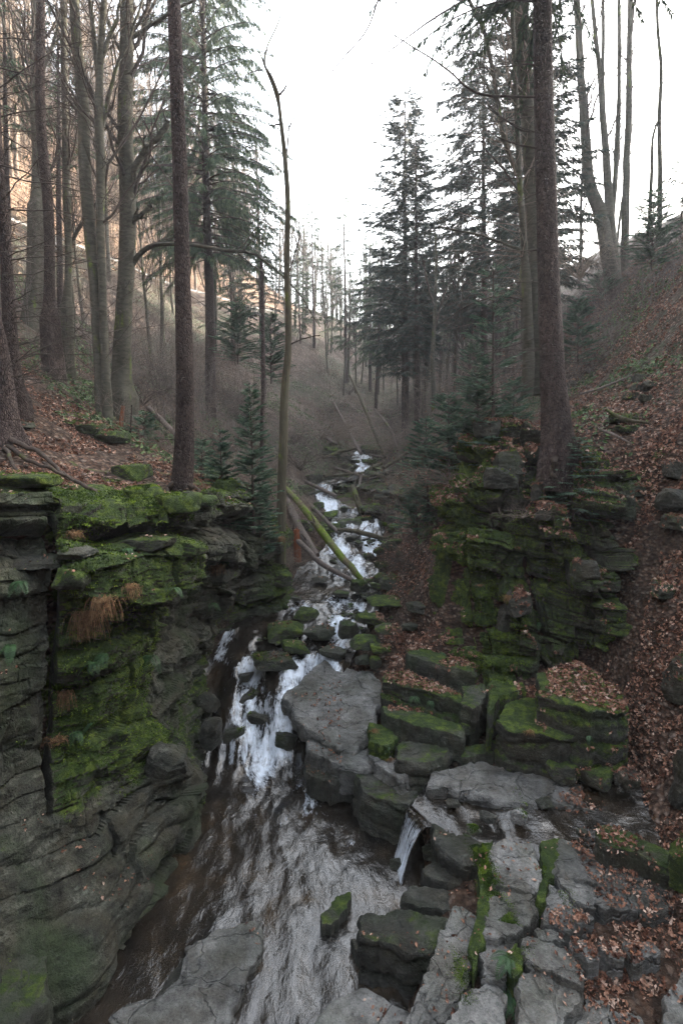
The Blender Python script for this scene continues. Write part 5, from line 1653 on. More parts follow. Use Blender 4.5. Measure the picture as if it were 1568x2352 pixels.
trunk_tree('T15', "beech_tree", "tall grey-green trunk standing close behind the massive spruce", "beech tree",
           [([(1240,830,13),(1234,700,13),(1224,500,13),(1214,300,13),(1200,100,13),(1190,-150,13)], [40,36,35,34,33,30]), ([(1215,830,12.6),(1208,700,12.6),(1200,520,12.6),(1190,380,12.6),(1184,200,12.6),(1176,0,12.6),(1165,-150,12.6)], [16,15,14,12,10,9,8])], 'beech_bark', twigs=50, twig_len=1.8, twig_up=.3, twig_side=3.1, branchwork=(6, 3.5), seed=33, twig_mat='pale_twig',
           boughs=[([(1196,575,12.6),(1160,562,12.6),(1134,552,12.6),(1080,535,12.6),(1034,524,12.6),(1006,520,12.6)], [7,6,6,5,4,2]), ([(1186,400,12.6),(1160,340,12.6),(1136,225,12.6),(1112,110,12.6),(1092,50,12.6),(1074,0,12.6),(1060,-60,12.6)], [12,11,9,9,8,8,7]),
                   ([(1200,690,12.6),(1150,680,12.6),(1080,700,12.6),(1010,745,12.6)], [5,4,3,2]), ([(1192,440,12.6),(1150,380,12.6),(1110,340,12.6)], [5,4,3])])
trunk_tree('T17a', "beech_tree", "curved bare trunk leftmost of the group on the right skyline", "beech tree",
           [([(1408,655,20),(1395,580,20),(1378,490,20),(1352,420,20),(1345,330,20),(1336,200,20),(1328,80,20),(1316,-120,20)], [34,30,26,22,19,17,15,13])], 'beech_bark', twigs=16, twig_len=1.6, twig_up=.7, branchwork=(7, 2.5), seed=41, flare=.1, twig_t=(.4,1))
trunk_tree('T17b', "beech_tree", "forked bare tree second in the group on the right skyline", "beech tree",
           [([(1412,650,20.5),(1404,540,20.5),(1395,420,20.5),(1386,300,20.5),(1378,180,20.5),(1366,80,20.5),(1352,-80,20.5)], [26,20,16,13,11,9,7]), ([(1404,500,20.5),(1412,400,20.5),(1418,260,20.5),(1420,100,20.5),(1420,-80,20.5)], [13,11,9,8,7]), ([(1386,300,20.5),(1384,150,20.5),(1382,0,20.5),(1378,-90,20.5)], [9,8,7,5])], 'beech_bark', twigs=14, twig_len=1.5, twig_up=.8, branchwork=(5, 2.4), seed=43, flare=.1, twig_t=(.4,1))
trunk_tree('T17c', "beech_tree", "straight bare trunk third in the group on the right skyline", "beech tree",
           [([(1432,620,21),(1436,500,21),(1440,360,21),(1442,200,21),(1445,60,21),(1450,-100,21)], [16,15,13,12,11,9])], 'beech_bark', twigs=20, twig_len=1.6, twig_up=.8, branchwork=(8, 2.4), seed=44, flare=.1, twig_t=(.4,1),
           boughs=[([(1444,90,21),(1458,20,21),(1470,-60,21)], [6,5,4])])
trunk_tree('T17d', "beech_tree", "crooked thin bare tree rightmost on the right skyline", "beech tree",
           [([(1514,500,19),(1514,400,19),(1512,280,19),(1516,160,19),(1508,60,19),(1506,-80,19)], [10,9,8,7,6,5]), ([(1490,520,19),(1494,400,19),(1496,320,19),(1508,280,19)], [8,7,5,4])], 'beech_bark', twigs=16, twig_len=1.5, twig_up=.8, seed=45, flare=.1)
trunk_tree('T13', "alder_tree", "wispy bare tree in the valley right of the twin spruces", "alder tree",
           [([(996,905,24),(994,820,24),(997,700,24),(1002,610,24),(1000,540,24)], [10,9,8,6,3])], 'beech_bark', twigs=30, twig_len=1.7, twig_up=.5, seed=46, flare=.1, twig_t=(.35,1),
           boughs=[([(996,700,24),(980,650,24),(972,600,24)], [5,4,3]), ([(996,760,24),(1012,700,24),(1030,650,24)], [5,4,3])])

# evergreens placed one by one: base and apex on the layout grid
def con_px(name, label, ub, vb, ua, va, Y, Rr, zcf, seed, **kw):
    Y2 = snap(ub, vb, Y, .9)
    bs_ = W(ub, vb, Y2)
    ap_ = W(ua, va, Y2)
    gz = ground_z(bs_[0], bs_[1])
    if gz < bs_[2] - .1:
        bs_[2] = gz

    return make_conifer(name, label, bs_, ap_, Rr * Y2 / Y, zcf, seed, **kw)


con_px("spruce_tree", "huge drooping spruce filling the sky right of the near dark trunk", 485, 960, 452, -420, 19, 2.9, .30, 61, mat='soft_needles', step=.27, per=9, droop=.45, rise=.05, tw_len=.42, tw_w=.06, dens=14, hang=1.9, shape=.55, top=.2, dead=20, fill=4.6, thin=.38)
con_px("spruce_tree", "dark ragged spruce with visible pole trunk left of the leaning mossy tree", 606, 905, 590, 282, 21, 1.6, .25, 62, mat='dark_needles', step=.42, per=6, droop=.35, rise=.12, tw_len=.35, tw_w=.07, dens=11, hang=.5, shape=.7, dead=30)
con_px("spruce_tree", "tall pointed dark spruce at the centre, left one of the twins", 930, 1010, 926, 205, 27, 2.75, .20, 63, mat='dark_needles', step=.30, per=9, droop=.30, rise=.22, tw_len=.45, tw_w=.09, dens=14, hang=.5, shape=.62, top=.16, dead=60, trunk_r=.24, fill=3.0, thin=.42)
con_px("spruce_tree", "slightly shorter dark spruce, right one of the centre twins", 958, 1000, 958, 300, 28, 2.4, .30, 64, mat='dark_needles', step=.32, per=9, droop=.32, rise=.2, tw_len=.42, tw_w=.085, dens=11, hang=.5, shape=.7, dead=50, trunk_r=.2, fill=2.8, thin=.42)
con_px("spruce_tree", "broad blue-dark spruce half hidden by the right-bank trunks", 1112, 900, 1112, 40, 21, 2.5, .22, 65, mat='dark_needles', step=.29, per=9, droop=.35, rise=.15, tw_len=.45, tw_w=.085, dens=14, hang=.6, shape=.45, top=.25, dead=30, fill=3.2, thin=.42)
con_px("spruce_tree", "dark spruce right behind the massive trunk, boughs showing on both sides", 1235, 880, 1240, 20, 23, 2.6, .25, 66, mat='dark_needles', step=.32, per=8, fill=5, thin=.4, droop=.35, rise=.15, tw_len=.45, tw_w=.09, dens=12, hang=.6, shape=.45, top=.25)
con_px("spruce_tree", "slim pale-green spruce far off left of the centre twins", 795, 880, 790, 435, 36, 1.7, .2, 67, step=.5, per=6, tw_len=.5, tw_w=.1, dens=9, hang=.8, dead=20)
con_px("spruce_tree", "hazy narrow spruce rising over the valley notch", 722, 800, 714, 450, 44, 2.0, .2, 68, step=.55, per=6, tw_len=.5, tw_w=.11, dens=8, hang=.5)
con_px("spruce_tree", "small hazy spruce just left of the one over the valley notch", 690, 790, 684, 560, 46, 1.5, .15, 69, step=.55, per=6, tw_len=.5, tw_w=.11, dens=8, hang=.5)
con_px("spruce_tree", "hazy spruce tucked between the pale-green spruce and the twins", 850, 900, 848, 480, 33, 1.6, .25, 70, step=.5, per=6, tw_len=.45, tw_w=.1, dens=9, hang=.7, dead=20)
con_px("spruce_tree", "leaning spruce with drooping left-hand boughs left of the twins", 862, 940, 880, 520, 30, 2.3, .3, 71, step=.45, per=6, tw_len=.5, tw_w=.09, dens=11, hang=1.0, droop=.5)
con_px("spruce_tree", "dim spruce deep in the wood between the twins and the broad dark one", 1040, 880, 1042, 560, 32, 1.8, .25, 72, step=.5, per=6, tw_len=.45, tw_w=.1, dens=9, hang=.6, dead=20)
con_px("spruce_tree", "yellow-green shaded spruce low beside the huge drooping one", 535, 830, 525, 420, 24, 1.6, .15, 73, step=.45, per=6, tw_len=.42, tw_w=.09, dens=10, hang=.5)
con_px("spruce_tree", "thin-topped spruce among the trunks at the upper left", 140, 760, 128, -60, 21, 1.7, .45, 74, step=.42, per=6, tw_len=.42, tw_w=.07, dens=9, hang=.9, dead=30)
con_px("spruce_tree", "spruce behind the leftmost trunks, boughs crossing the bright hillside", 20, 700, 5, -160, 23, 2.1, .5, 75, step=.45, per=6, tw_len=.42, tw_w=.07, dens=7, hang=.8, dead=30)
con_px("pine_tree", "dark wind-swept evergreen at the upper right edge of the slope", 1560, 560, 1572, 330, 17, 1.6, .1, 76, cat="pine tree", mat='dark_needles', step=.35, per=6, tw_len=.35, tw_w=.06, dens=9)

FIR = dict(fill=6.5, thin=.5, step=.13, per=8, droop=.12, rise=.28, tw_len=.19, tw_w=.036, dens=9, hang=.12, shape=.75, top=.12)


def fir_px(label, ub, vb, ua, va, Y, wpx, seed, **kw):
    k = dict(FIR)
    k.update(kw)
    Y = snap(ub, vb, Y, .25)
    base = W(ub, vb, Y)
    gz = ground_z(base[0], base[1])
    base[2] = min(base[2], max(gz, base[2] - 1.0))
    R = wpx / 2 * depth_of(base) / FPX
    return make_conifer("young_fir", label, base, W(ua, va, Y), R, .06, seed, 'fir_needles', "young fir", 'twig', **k)


fir_px("feathery young fir left of the leaning mossy tree", 580, 1120, 574, 885, 10.8, 130, 81)
fir_px("small young fir nearest the near dark trunk on its right", 512, 1120, 505, 985, 10.2, 110, 82)
fir_px("low bushy fir beside the foot of the near dark trunk", 462, 1100, 465, 1010, 9.8, 80, 83)
fir_px("young fir hanging over the gorge edge under the feathery one", 596, 1180, 594, 1085, 11.2, 100, 84)
fir_px("tall thin young fir on the right bank, leader above the others", 1137, 985, 1132, 590, 13.5, 190, 85, step=.3, dens=6, tw_len=.26)
fir_px("dense dark young fir crowning the crag's left end", 1100, 985, 1096, 860, 12.0, 200, 86)
fir_px("wide layered young fir left of the dense dark one", 1035, 1035, 1030, 905, 12.4, 190, 87)
fir_px("pale-tipped fir drooping over the stream's right bank", 985, 1090, 978, 960, 13.5, 150, 88)
fir_px("silvery young fir standing low among the scree", 958, 1230, 955, 1105, 15.0, 130, 89)
fir_px("little fir between the silvery one and the tangled bush", 1000, 1190, 1002, 1110, 13.0, 110, 90)
fir_px("low spreading fir growing over the spruce roots on the crag", 1322, 1075, 1330, 1005, 9.2, 150, 91, rise=.1)
fir_px("small fir on the right slope behind the massive trunk's foot", 1330, 770, 1328, 680, 17, 120, 92)
fir_px("fluffy fir clump on the right slope near the skyline trees", 1500, 545, 1500, 440, 18, 150, 93)
fir_px("pale little fir near the curved skyline trunk's base", 1380, 690, 1378, 630, 19, 120, 94)
fir_px("small fir in the leafy hollow behind the red fence post", 330, 1020, 330, 950, 13, 110, 95)
fir_px("dark young fir on the left slope above the ragged spruce's foot", 545, 780, 545, 690, 22, 130, 96)
fir_px("fir on the left skyline above the leaning mossy tree's waist", 622, 830, 622, 720, 24, 120, 97)
fir_px("small dark fir among the trunks on the right at mid height", 1180, 960, 1180, 870, 13, 120, 98)
fir_px("green fir on the right slope left of the massive trunk", 1090, 900, 1090, 790, 18, 150, 99)

# ------------------------------------------------------------------ far woods: copies standing on the ground sheet
def proto(name, tb, cb, lb, bark, cat, twm='twig', lm='tan_leaf', crown_name="crown"):
    r = empty(name, (0, 0, -50), None, cat)
    part("trunk", tb, M[bark], r)
    part(crown_name, cb, M[twm], r)
    if lb is not None and lb.V:
        part("leaves", lb, M[lm], r, False)
    return r


def forest(protos, spots, label, group, seed, smin=.75, smax=1.25, lean=.06):
    rg = random.Random(seed)
    for i, (x, y) in enumerate(spots):
        s = rg.uniform(smin, smax)
        src = protos[i % len(protos)]
        z = ground_z(x, y) - .1
        if not getattr(src, "used_", False) and src.name not in USED:
            USED.add(src.name)
            o = src
            o.location = (x, y, z)
            o.rotation_euler = (rg.uniform(-lean, lean), rg.uniform(-lean, lean), rg.uniform(0, 6.28))
            o.scale = (s, s, s)
        else:
            o = copy_tree(src, (x, y, z), (rg.uniform(-lean, lean), rg.uniform(-lean, lean), rg.uniform(0, 6.28)), s)
        o["label"] = label
        o["group"] = group


USED = set()


def road_x(y):
    return np.interp(y, ky, S[:, 3, 0])


rg0 = random.Random(4)
far_bare = [proto("beech_tree", *bare(13 + i, .13, 200 + i, zb=.3, nb=18, ratio=.22, up=1.0, leaves=0), 'beech_bark', "beech tree") for i in range(3)]
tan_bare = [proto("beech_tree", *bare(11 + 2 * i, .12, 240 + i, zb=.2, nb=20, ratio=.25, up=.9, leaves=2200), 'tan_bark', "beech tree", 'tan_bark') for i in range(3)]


def spr(i, mat):
    tb, bb, nb = conifer(13 + 2 * i, 1.9, 3.0 + i, 260 + i, .5, 6, .35, .12, .5, .11, 7, .6, .75, .1, 12)
    r = empty("spruce_tree", (0, 0, -50), None, "spruce tree")
    part("trunk", tb, M['spruce_bark'], r)
    part("branchwork", bb, M['twig'], r)
    part("needles", nb, M[mat], r, False)
    return r


far_spr = [spr(0, 'dark_needles'), spr(1, 'needles')]
# sunlit hillside beyond the road
sp = []
while len(sp) < 96:
    y = rg0.uniform(24, 62)
    x = road_x(y) - 1.5 - abs(rg0.gauss(0, 1)) * 11
    sp.append((x, y))
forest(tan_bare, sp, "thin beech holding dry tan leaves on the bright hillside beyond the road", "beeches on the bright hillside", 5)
sp = [(road_x(y) + rg0.uniform(1.5, 9), y) for y in [rg0.uniform(17, 48) for _ in range(26)]]
sp = [(x, y) for x, y in sp if x < -5.5]
forest(far_bare, sp, "slim bare tree on the left slope below the road", "bare trees on the left slope", 6, .6, 1.1)
sp = [(rg0.uniform(-6, 9), rg0.uniform(44, 80)) for _ in range(58)]
forest(far_bare, sp, "slim bare tree in the hazy wood closing the valley", "bare trees closing the valley", 7, .6, 1.1)
sp = [(rg0.uniform(-7, 15), rg0.uniform(48, 84)) for _ in range(34)]
forest(far_spr, sp, "distant spruce in the hazy wood closing the valley", "spruces closing the valley", 8, .45, .85)
sp = [(rg0.uniform(5.5, 12), rg0.uniform(27, 44)) for _ in range(20)]
forest(far_spr[::-1], sp, "dim spruce in the wood on the right slope", "spruces on the right slope", 9, .5, .85)
sp = [(rg0.uniform(4.5, 14), rg0.uniform(24, 46)) for _ in range(34)]
forest(far_bare, sp, "slim bare tree in the wood on the right slope", "bare trees on the right slope", 10, .5, 1.0)
sp = [(rg0.uniform(-24, -10), rg0.uniform(50, 70)) for _ in range(26)]
forest(far_spr, sp, "dark spruce high on the hillside beyond the road", "spruces beyond the road", 11, .6, 1.0)

# ------------------------------------------------------------------ brush and thicket: nobody could count these
def brush(name, label, boxes, seed, mat, hmin=.6, hmax=2.4, arch=.5, sub=3, sub2=0, rbase=.008):
    rg = np.random.RandomState(seed)
    b = Buf()
    for (x0, x1, y0, y1, n) in boxes:
        xs, ys = rg.uniform(x0, x1, n), rg.uniform(y0, y1, n)
        keep = fbm(np.stack([xs * .4, ys * .4, xs * 0], 1), 2, seed) > -.25
        xs, ys = xs[keep], ys[keep]
        zs = np.array([ground_z(x, y) for x, y in zip(xs, ys)])
        n = len(xs)
        h = rg.uniform(hmin, hmax, n)
        a = rg.uniform(0, 6.28, n)
        s = np.linspace(0, 1, 6)
        P = np.stack([xs[:, None] + np.cos(a)[:, None] * h[:, None] * arch * s ** 1.5, ys[:, None] + np.sin(a)[:, None] * h[:, None] * arch * s ** 1.5, zs[:, None] + h[:, None] * (s - .25 * s ** 2)], -1)
        P += np.cumsum(rg.normal(size=P.shape) * .03, axis=1) * h[:, None, None] * .5
        P[:, 0, 2] -= .1
        R = np.maximum(rbase * (1 + .002 * ys)[:, None] * (1 - .8 * s), .003)
        strands(b, P, R)
        Q, Rq = offshoots(rg, P, R, sub, .5, .2, 1., .7, .3, 5, .0035, .2)
        strands(b, Q, Rq)
        if sub2:
            Q2, R2 = offshoots(rg, Q, Rq, sub2, .5, .2, 1., .7, .1, 4, .003, .2)
            strands(b, Q2, R2)
    o = new_obj(name, b.mesh(name, True), M[mat])
    tag(o, label, None, None, 'stuff')


brush("brush_thicket", "grey-brown bare brush covering the valley sides", [(-9, -2.6, 16, 30, 700), (-8, 7, 30, 46, 800), (2.6, 9, 15, 32, 600), (-5, 9, 46, 62, 700), (9, 15, 16, 30, 500), (7, 12, 12, 18, 200), (-14, -7, 18, 34, 500)], 3, 'brush', .5, 2.2)
brush("saplings", "thin bare saplings standing between the trunks on the slopes", [(-12, -3.5, 14, 30, 230), (3.5, 10, 17, 32, 150), (-3, 4, 34, 44, 50)], 8, 'brush', 2.0, 5.5, .12, 9, 4, .014)
brush("pale_brush", "pale leafless twigs of undergrowth on both banks", [(-4.6, -1.6, 12.5, 20, 260), (1.7, 4, 12.5, 20, 200), (-2.5, 4, 24, 36, 420), (-9, -4, 12, 18, 120)], 4, 'pale_twig', .4, 1.6, .8, 4, 2, .006)
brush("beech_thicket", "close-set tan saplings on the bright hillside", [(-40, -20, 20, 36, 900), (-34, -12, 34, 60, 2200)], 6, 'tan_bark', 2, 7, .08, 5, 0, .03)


def leafscatter(name, label, boxes, seed, mat, s0, s1, lift, bvh=None, thr=-.1, nzmin=.0, zmax=90):
    rg = np.random.RandomState(seed)
    ps, ns = [], []
    bv = bvh or GROUND_BVH
    for (x0, x1, y0, y1, n) in boxes:
        xs, ys = rg.uniform(x0, x1, n), rg.uniform(y0, y1, n)
        keep = fbm(np.stack([xs * .9, ys * .9, xs * 0 + seed], 1), 3, seed) > thr
        for x, y in zip(xs[keep], ys[keep]):
            h = bv.ray_cast(Vector((x, y, zmax)), Vector((0, 0, -1)))
            if h[0] is not None and h[1].z * np.sign(h[1].z) > nzmin:
                ps.append(h[0][:])
                q = h[1] if h[1].z > 0 else -h[1]
                ns.append(q[:])
    if not ps:
        return
    p, q = np.array(ps), np.array(ns)
    add_leaves(name, label, p, q, rg, mat, s0, s1, lift)


def leaf_quads(p, q, rg, s0, s1, lift, flat=.45):
    n = len(p)
    up = q + rg.normal(size=(n, 3)) * flat
    up /= np.linalg.norm(up, axis=1, keepdims=True)
    a = rg.normal(size=(n, 3))
    a -= (a * up).sum(1, keepdims=True) * up
    a /= np.linalg.norm(a, axis=1, keepdims=True)
    b = np.cross(up, a)
    s = (rg.uniform(s0, s1, n) * np.clip(.45 + p[:, 1] / 16, .6, 1.25))[:, None]
    c = p + q * (lift * rg.uniform(.1, 1, n))[:, None]
    fold = up * s * rg.uniform(.0, .35, (n, 1))
    V = np.stack([c - a * s * .5, c + b * s * .28 + fold, c + a * s * .5 + fold * .4, c - b * s * .28 + fold], 1).reshape(-1, 3)
    return V, np.arange(4 * n).reshape(-1, 4)


def add_leaves(name, label, p, q, rg, mat, s0, s1, lift, flat=.45):
    b = Buf()
    b.add(*leaf_quads(p, q, rg, s0, s1, lift, flat))
    tag(new_obj(name, b.mesh(name, False), M[mat]), label, None, None, 'stuff')


leafscatter("undergrowth", "green bramble leaves creeping over the slopes", [(-14, -3.4, 11.5, 24, 16000), (-9, 7, 24, 42, 26000), (2.2, 8, 13, 26, 14000), (-8, -1.6, 14, 26, 9000), (5, 13, 10, 22, 7000)], 11, 'bramble', .05, .13, .10, thr=.05)
leafscatter("hillside_leaves", "tan beech leaves lying on the bright hillside", [(-38, -14, 20, 60, 12000)], 12, 'tan_leaf', .12, .3, .3, thr=-1)

SOLID = BVHTree.FromPolygons(np.concatenate(COL_V).tolist(), np.concatenate(COL_F).tolist())


def drop(pts, zmax):
    """hit points on everything solid below each (x, y)"""
    ps, ns = [], []
    d = Vector((0, 0, -1))
    for x, y in pts:
        h = SOLID.ray_cast(Vector((x, y, zmax)), d)
        if h[0] is not None:
            ps.append(h[0][:])
            q = h[1] if h[1].z > 0 else -h[1]
            ns.append(q[:])
    return np.array(ps), np.array(ns)


def water_level(p):
    yk = [2.5, 8.8, 9, 9.5, 9.8, 10.4, 10.6, 11.4, 11.7, 12.5, 14.5, 15.1, 16.9, 17.2, 18.6, 18.9, 21, 21.4, 23.3, 23.8, 26.6, 27, 32]
    zk = [-6, -5.95, -5.4, -5.3, -5., -4.9, -4.7, -4.6, -4.38, -4.25, -4.1, -3.93, -3.8, -3.45, -3.38, -3.08, -2.95, -2.5, -2.42, -2., -1.75, -1.35, -.75]
    return np.interp(p[:, 1], yk, zk)


rg = np.random.RandomState(77)
zones = []       # x0,x1,y0,y1,n, nzmin, noise threshold


def zone(x0, x1, y0, y1, n, nzmin=.45, thr=-.15, sc=1.3, zmax=40):
    xs, ys = rg.uniform(x0, x1, n), rg.uniform(y0, y1, n)
    keep = fbm(np.stack([xs * sc, ys * sc, xs * 0], 1), 3, 71) > thr
    p, q = drop(list(zip(xs[keep], ys[keep])), zmax)
    k = (q[:, 2] > nzmin) & (p[:, 2] > water_level(p) + .10)
    return p[k], q[k]


LP = []
LP.append(zone(3.0, 8.5, 6.4, 10.5, 30000, .12, -.45))       # right leafy slope
LP.append(zone(5, 13, 9.5, 17, 30000, .15, -.3))
LP.append(zone(6, 14, 16, 26, 16000, .15, -.2))
LP.append(zone(.8, 4.6, 8.2, 11.5, 16000, .45, -.1))          # terrace
LP.append(zone(.2, 4.5, 3.2, 6.3, 1700, .5, .35))             # flagstones
LP.append(zone(2.25, 4.6, 4.1, 5.0, 4200, .3, .0))
LP.append(zone(2.5, 4.9, 3.0, 4.9, 7000, .2, -.25))
LP.append(zone(2.9, 4.9, 3.2, 6.0, 6000, .1, -.7))
LP.append(zone(-8.5, -2.4, 7.0, 15, 30000, .5, -.12))         # left ledge
LP.append(zone(-5, 0, 5.2, 16, 7000, .55, .1))
LP.append(zone(.8, 5, 11.5, 20, 12000, .3, -.1))
LP.append(zone(-13, -5, 13, 22, 12000, .3, -.1))
lp = np.concatenate([a for a, _ in LP])
NEAR = None
ln = np.concatenate([b for _, b in LP])
add_leaves("leaf_litter", "brown beech leaves strewn over banks, ledges and slabs", lp, ln, rg, 'litter', .025, .085, .035, .6)

# moss tufts on the brink and on the block tops
def mosszone(cu, n, zmax=30):
    out = []
    for (u, v, Y, rx, ry, m) in cu:
        c = W(u, v, Y)
        xs, ys = c[0] + rg.normal(size=m) * rx, c[1] + rg.normal(size=m) * ry
        keep = fbm(np.stack([xs * 3, ys * 3, xs * 0], 1), 2, 91) > -.15
        p, q = drop(list(zip(xs[keep], ys[keep])), zmax)
        out.append((p, q))
    return np.concatenate([a for a, _ in out]), np.concatenate([b for _, b in out])


mp, mq = mosszone([(60,1110,6.5,.55,.35,5000), (170,1130,7.0,.35,.3,1500), (345,1130,7.6,.28,.35,2500), (400,1160,7.2,.3,.3,3000), (480,1140,8.6,.35,.5,3500), (540,1130,10,.3,.6,3000), (230,995,12.3,.5,.3,1200), (400,1100,8.6,.3,.3,1200), (300,1085,8.6,.3,.3,1200),
                   (1085,1040,11,.3,.3,900), (1150,1190,10.1,.25,.3,600), (1400,1640,7.9,.25,.2,600), (1130,1570,8.7,.25,.2,800), (620,1210,12.5,.3,.5,900), (1112,2020,5.6,.05,.40,9000), (1245,1990,5.75,.06,.30,8000), (1175,2210,4.75,.05,.14,5000), (1060,2290,4.4,.05,.15,2500)], 0)
b = Buf()
n = len(mp)
dv = mq + rg.normal(size=(n, 3)) * .5
sc_ = np.clip(mp[:, 1] / 8.5, .35, 1.1) ** 1.3
blades(b, mp - mq * .004, dv, rg.uniform(.018, .040, n) * sc_, rg.uniform(.012, .026, n) * sc_, rg, True)
tag(new_obj("moss_carpet", b.mesh("moss_carpet", False), M['moss_tuft']), "bright tufted moss carpeting the brinks and boulder tops", None, None, 'stuff')

b = Buf()
for gi, (Gs, Ns, Ms, Nz) in enumerate(CLIFF_SURF):
    rgm = np.random.RandomState(61 + gi)
    cnt = 260000
    ii, jj = rgm.randint(1, Gs.shape[0] - 1, cnt), rgm.randint(1, Gs.shape[1] - 1, cnt)
    keep = (Ms[ii, jj] + .55 * Nz[ii, jj] > .62) & (Gs[ii, jj, 1] < 12.5)
    keep &= rgm.uniform(size=cnt) < (.55 if gi == 0 else .5)
    ii, jj = ii[keep], jj[keep]
    P_ = Gs[ii, jj]
    N_ = grid_normals(Gs)[ii, jj]
    if (N_ * Ns[ii, jj]).sum(1).mean() < 0:
        N_ = -N_
    D_ = N_ + rgm.normal(size=P_.shape) * .45 + np.array([0, 0, .15])
    blades(b, P_ - N_ * .004, D_, rgm.uniform(.014, .036, len(P_)), rgm.uniform(.010, .024, len(P_)), rgm, False)
tag(new_obj("wall_moss", b.mesh("wall_moss", False), M['moss_tuft']), "dark green moss furring the cliff and crag faces", None, None, 'stuff')

# ------------------------------------------------------------------ logs, poles, stump
def log(name, label, pts, wpx, mat, seed, stubs=3, cat="log"):
    base = W(*pts[0])
    root = empty(name, base, label, cat)
    b = Buf()
    P, R = stick(b, base, pts, wpx, 26, 10, .12, seed, .06)
    part("trunk", b, M[mat], root)
    rg = np.random.RandomState(seed)
    for k in range(stubs):
        i = rg.randint(3, 22)
        d = rg.normal(size=3)
        d[2] = abs(d[2])
        d /= np.linalg.norm(d)
        sb = Buf()
        L = R[i] * rg.uniform(2, 5)
        tube(sb, [P[i] - base, P[i] - base + d * L * .5, P[i] - base + d * L], [R[i] * .3, R[i] * .22, R[i] * .12], 5)
        part("branch_stub", sb, M['dead_wood'], root)


log("fallen_log", "bright green mossy log slanting down to the stream", [(655,1120,19.2),(700,1172,17.6),(740,1226,16.3),(785,1280,15.2),(806,1302,14.8),(832,1334,14.35)], [12,15,16,16,15,11], 'moss_log', 1)
log("fallen_log", "purple-brown barkless log behind the bright green one", [(658,1148,18.2),(680,1196,17),(702,1236,16),(728,1276,15.4)], [15,18,19,16], 'dead_wood', 2)
log("fallen_log", "thin grey log crossing low under the bright green one", [(605,1180,16.2),(650,1215,15.6),(690,1248,15.1),(740,1294,14.6),(808,1332,14.3)], [9,11,13,13,9], 'dead_wood', 3)
log("fallen_log", "horizontal log bridging the middle fall", [(774,1215,17.3),(820,1222,17.35),(860,1232,17.4),(908,1240,17.5)], [8,12,12,7], 'mossy_bark', 4)
log("fallen_log", "short brown log running down to the log bridge's left end", [(724,1170,18.8),(750,1196,18.1),(780,1226,17.35)], [8,10,8], 'dead_wood', 5)
log("fallen_log", "short pale mossy log leaning between the upper falls", [(810,1116,21.6),(820,1148,21.1),(832,1180,20.6)], [13,13,13], 'mossy_bark', 6)
log("fallen_log", "small broken log pointing down below the farthest fall", [(830,1086,25.2),(826,1122,23.5)], [7,6], 'dead_wood', 7, 1)
log("fallen_log", "level grey log left of the farthest fall", [(744,1094,24.6),(785,1091,25),(832,1087,25.2)], [8,8,6], 'mossy_bark', 8)
log("fallen_log", "thin crossing log above the level grey one", [(768,1073,25.8),(795,1082,25.4),(826,1093,25)], [6,7,6], 'dead_wood', 9, 1)
log("fallen_log", "dark mossy log rising right from the farthest fall", [(838,1086,25.4),(856,1074,25.6),(876,1064,25.8)], [10,10,8], 'mossy_bark', 10, 1)
log("fallen_log", "long thin log climbing the far right bank", [(846,1101,24.4),(890,1084,24.4),(936,1060,24.6)], [7,8,7], 'dead_wood', 11, 2)
log("fallen_log", "thick mossy log lying along the right bank above the scree", [(872,1126,22.4),(905,1104,22),(940,1080,21.6),(972,1060,21.2)], [11,15,16,13], 'mossy_bark', 12, 3)
log("leaning_pole", "long leaning pole on the far slope, right of two", [(884,1050,28),(852,976,30.6),(821,902,33.2),(803,862,34.6)], [7,8,7,4], 'mossy_bark', 13, 2, "dead tree")
log("leaning_pole", "long leaning pole on the far slope, left of two", [(829,1042,28.5),(797,983,31.2),(766,925,34)], [8,7,5], 'dead_wood', 14, 2, "dead tree")
log("fallen_log", "stick lying level at the foot of the right leaning pole", [(846,1044,28.6),(884,1052,28.2)], [5,6], 'dead_wood', 15, 0)
log("fallen_log", "grey log lying on the left slope behind the near dark trunk", [(340,936,15.5),(370,962,14.8),(408,1000,13.9)], [10,13,12], 'dead_wood', 16, 1)
log("fallen_branch", "long bare branch across the leafy right slope", [(1372,985,10.6),(1410,1000,10.3),(1450,1020,10.1)], [6,7,4], 'dead_wood', 17, 2, "branch")
log("fallen_branch", "dark mossy branch below the slope pile of stones", [(1390,940,11),(1430,962,10.8),(1490,972,10.6)], [6,10,6], 'mossy_bark', 18, 1, "branch")
log("fallen_branch", "dead stick lying beside the dark hollow on the right slope", [(1330,905,12.5),(1380,890,12.6),(1450,862,12.8)], [5,6,3], 'dead_wood', 19, 1, "branch")
log("fallen_branch", "pale crooked twig hanging down the mossy cliff face", [(288,1312,6.0),(292,1330,5.95),(300,1345,5.9),(312,1372,5.9)], [2.5,2.5,2,1.5], 'pale', 20, 0, "branch") if 'pale' in M else None

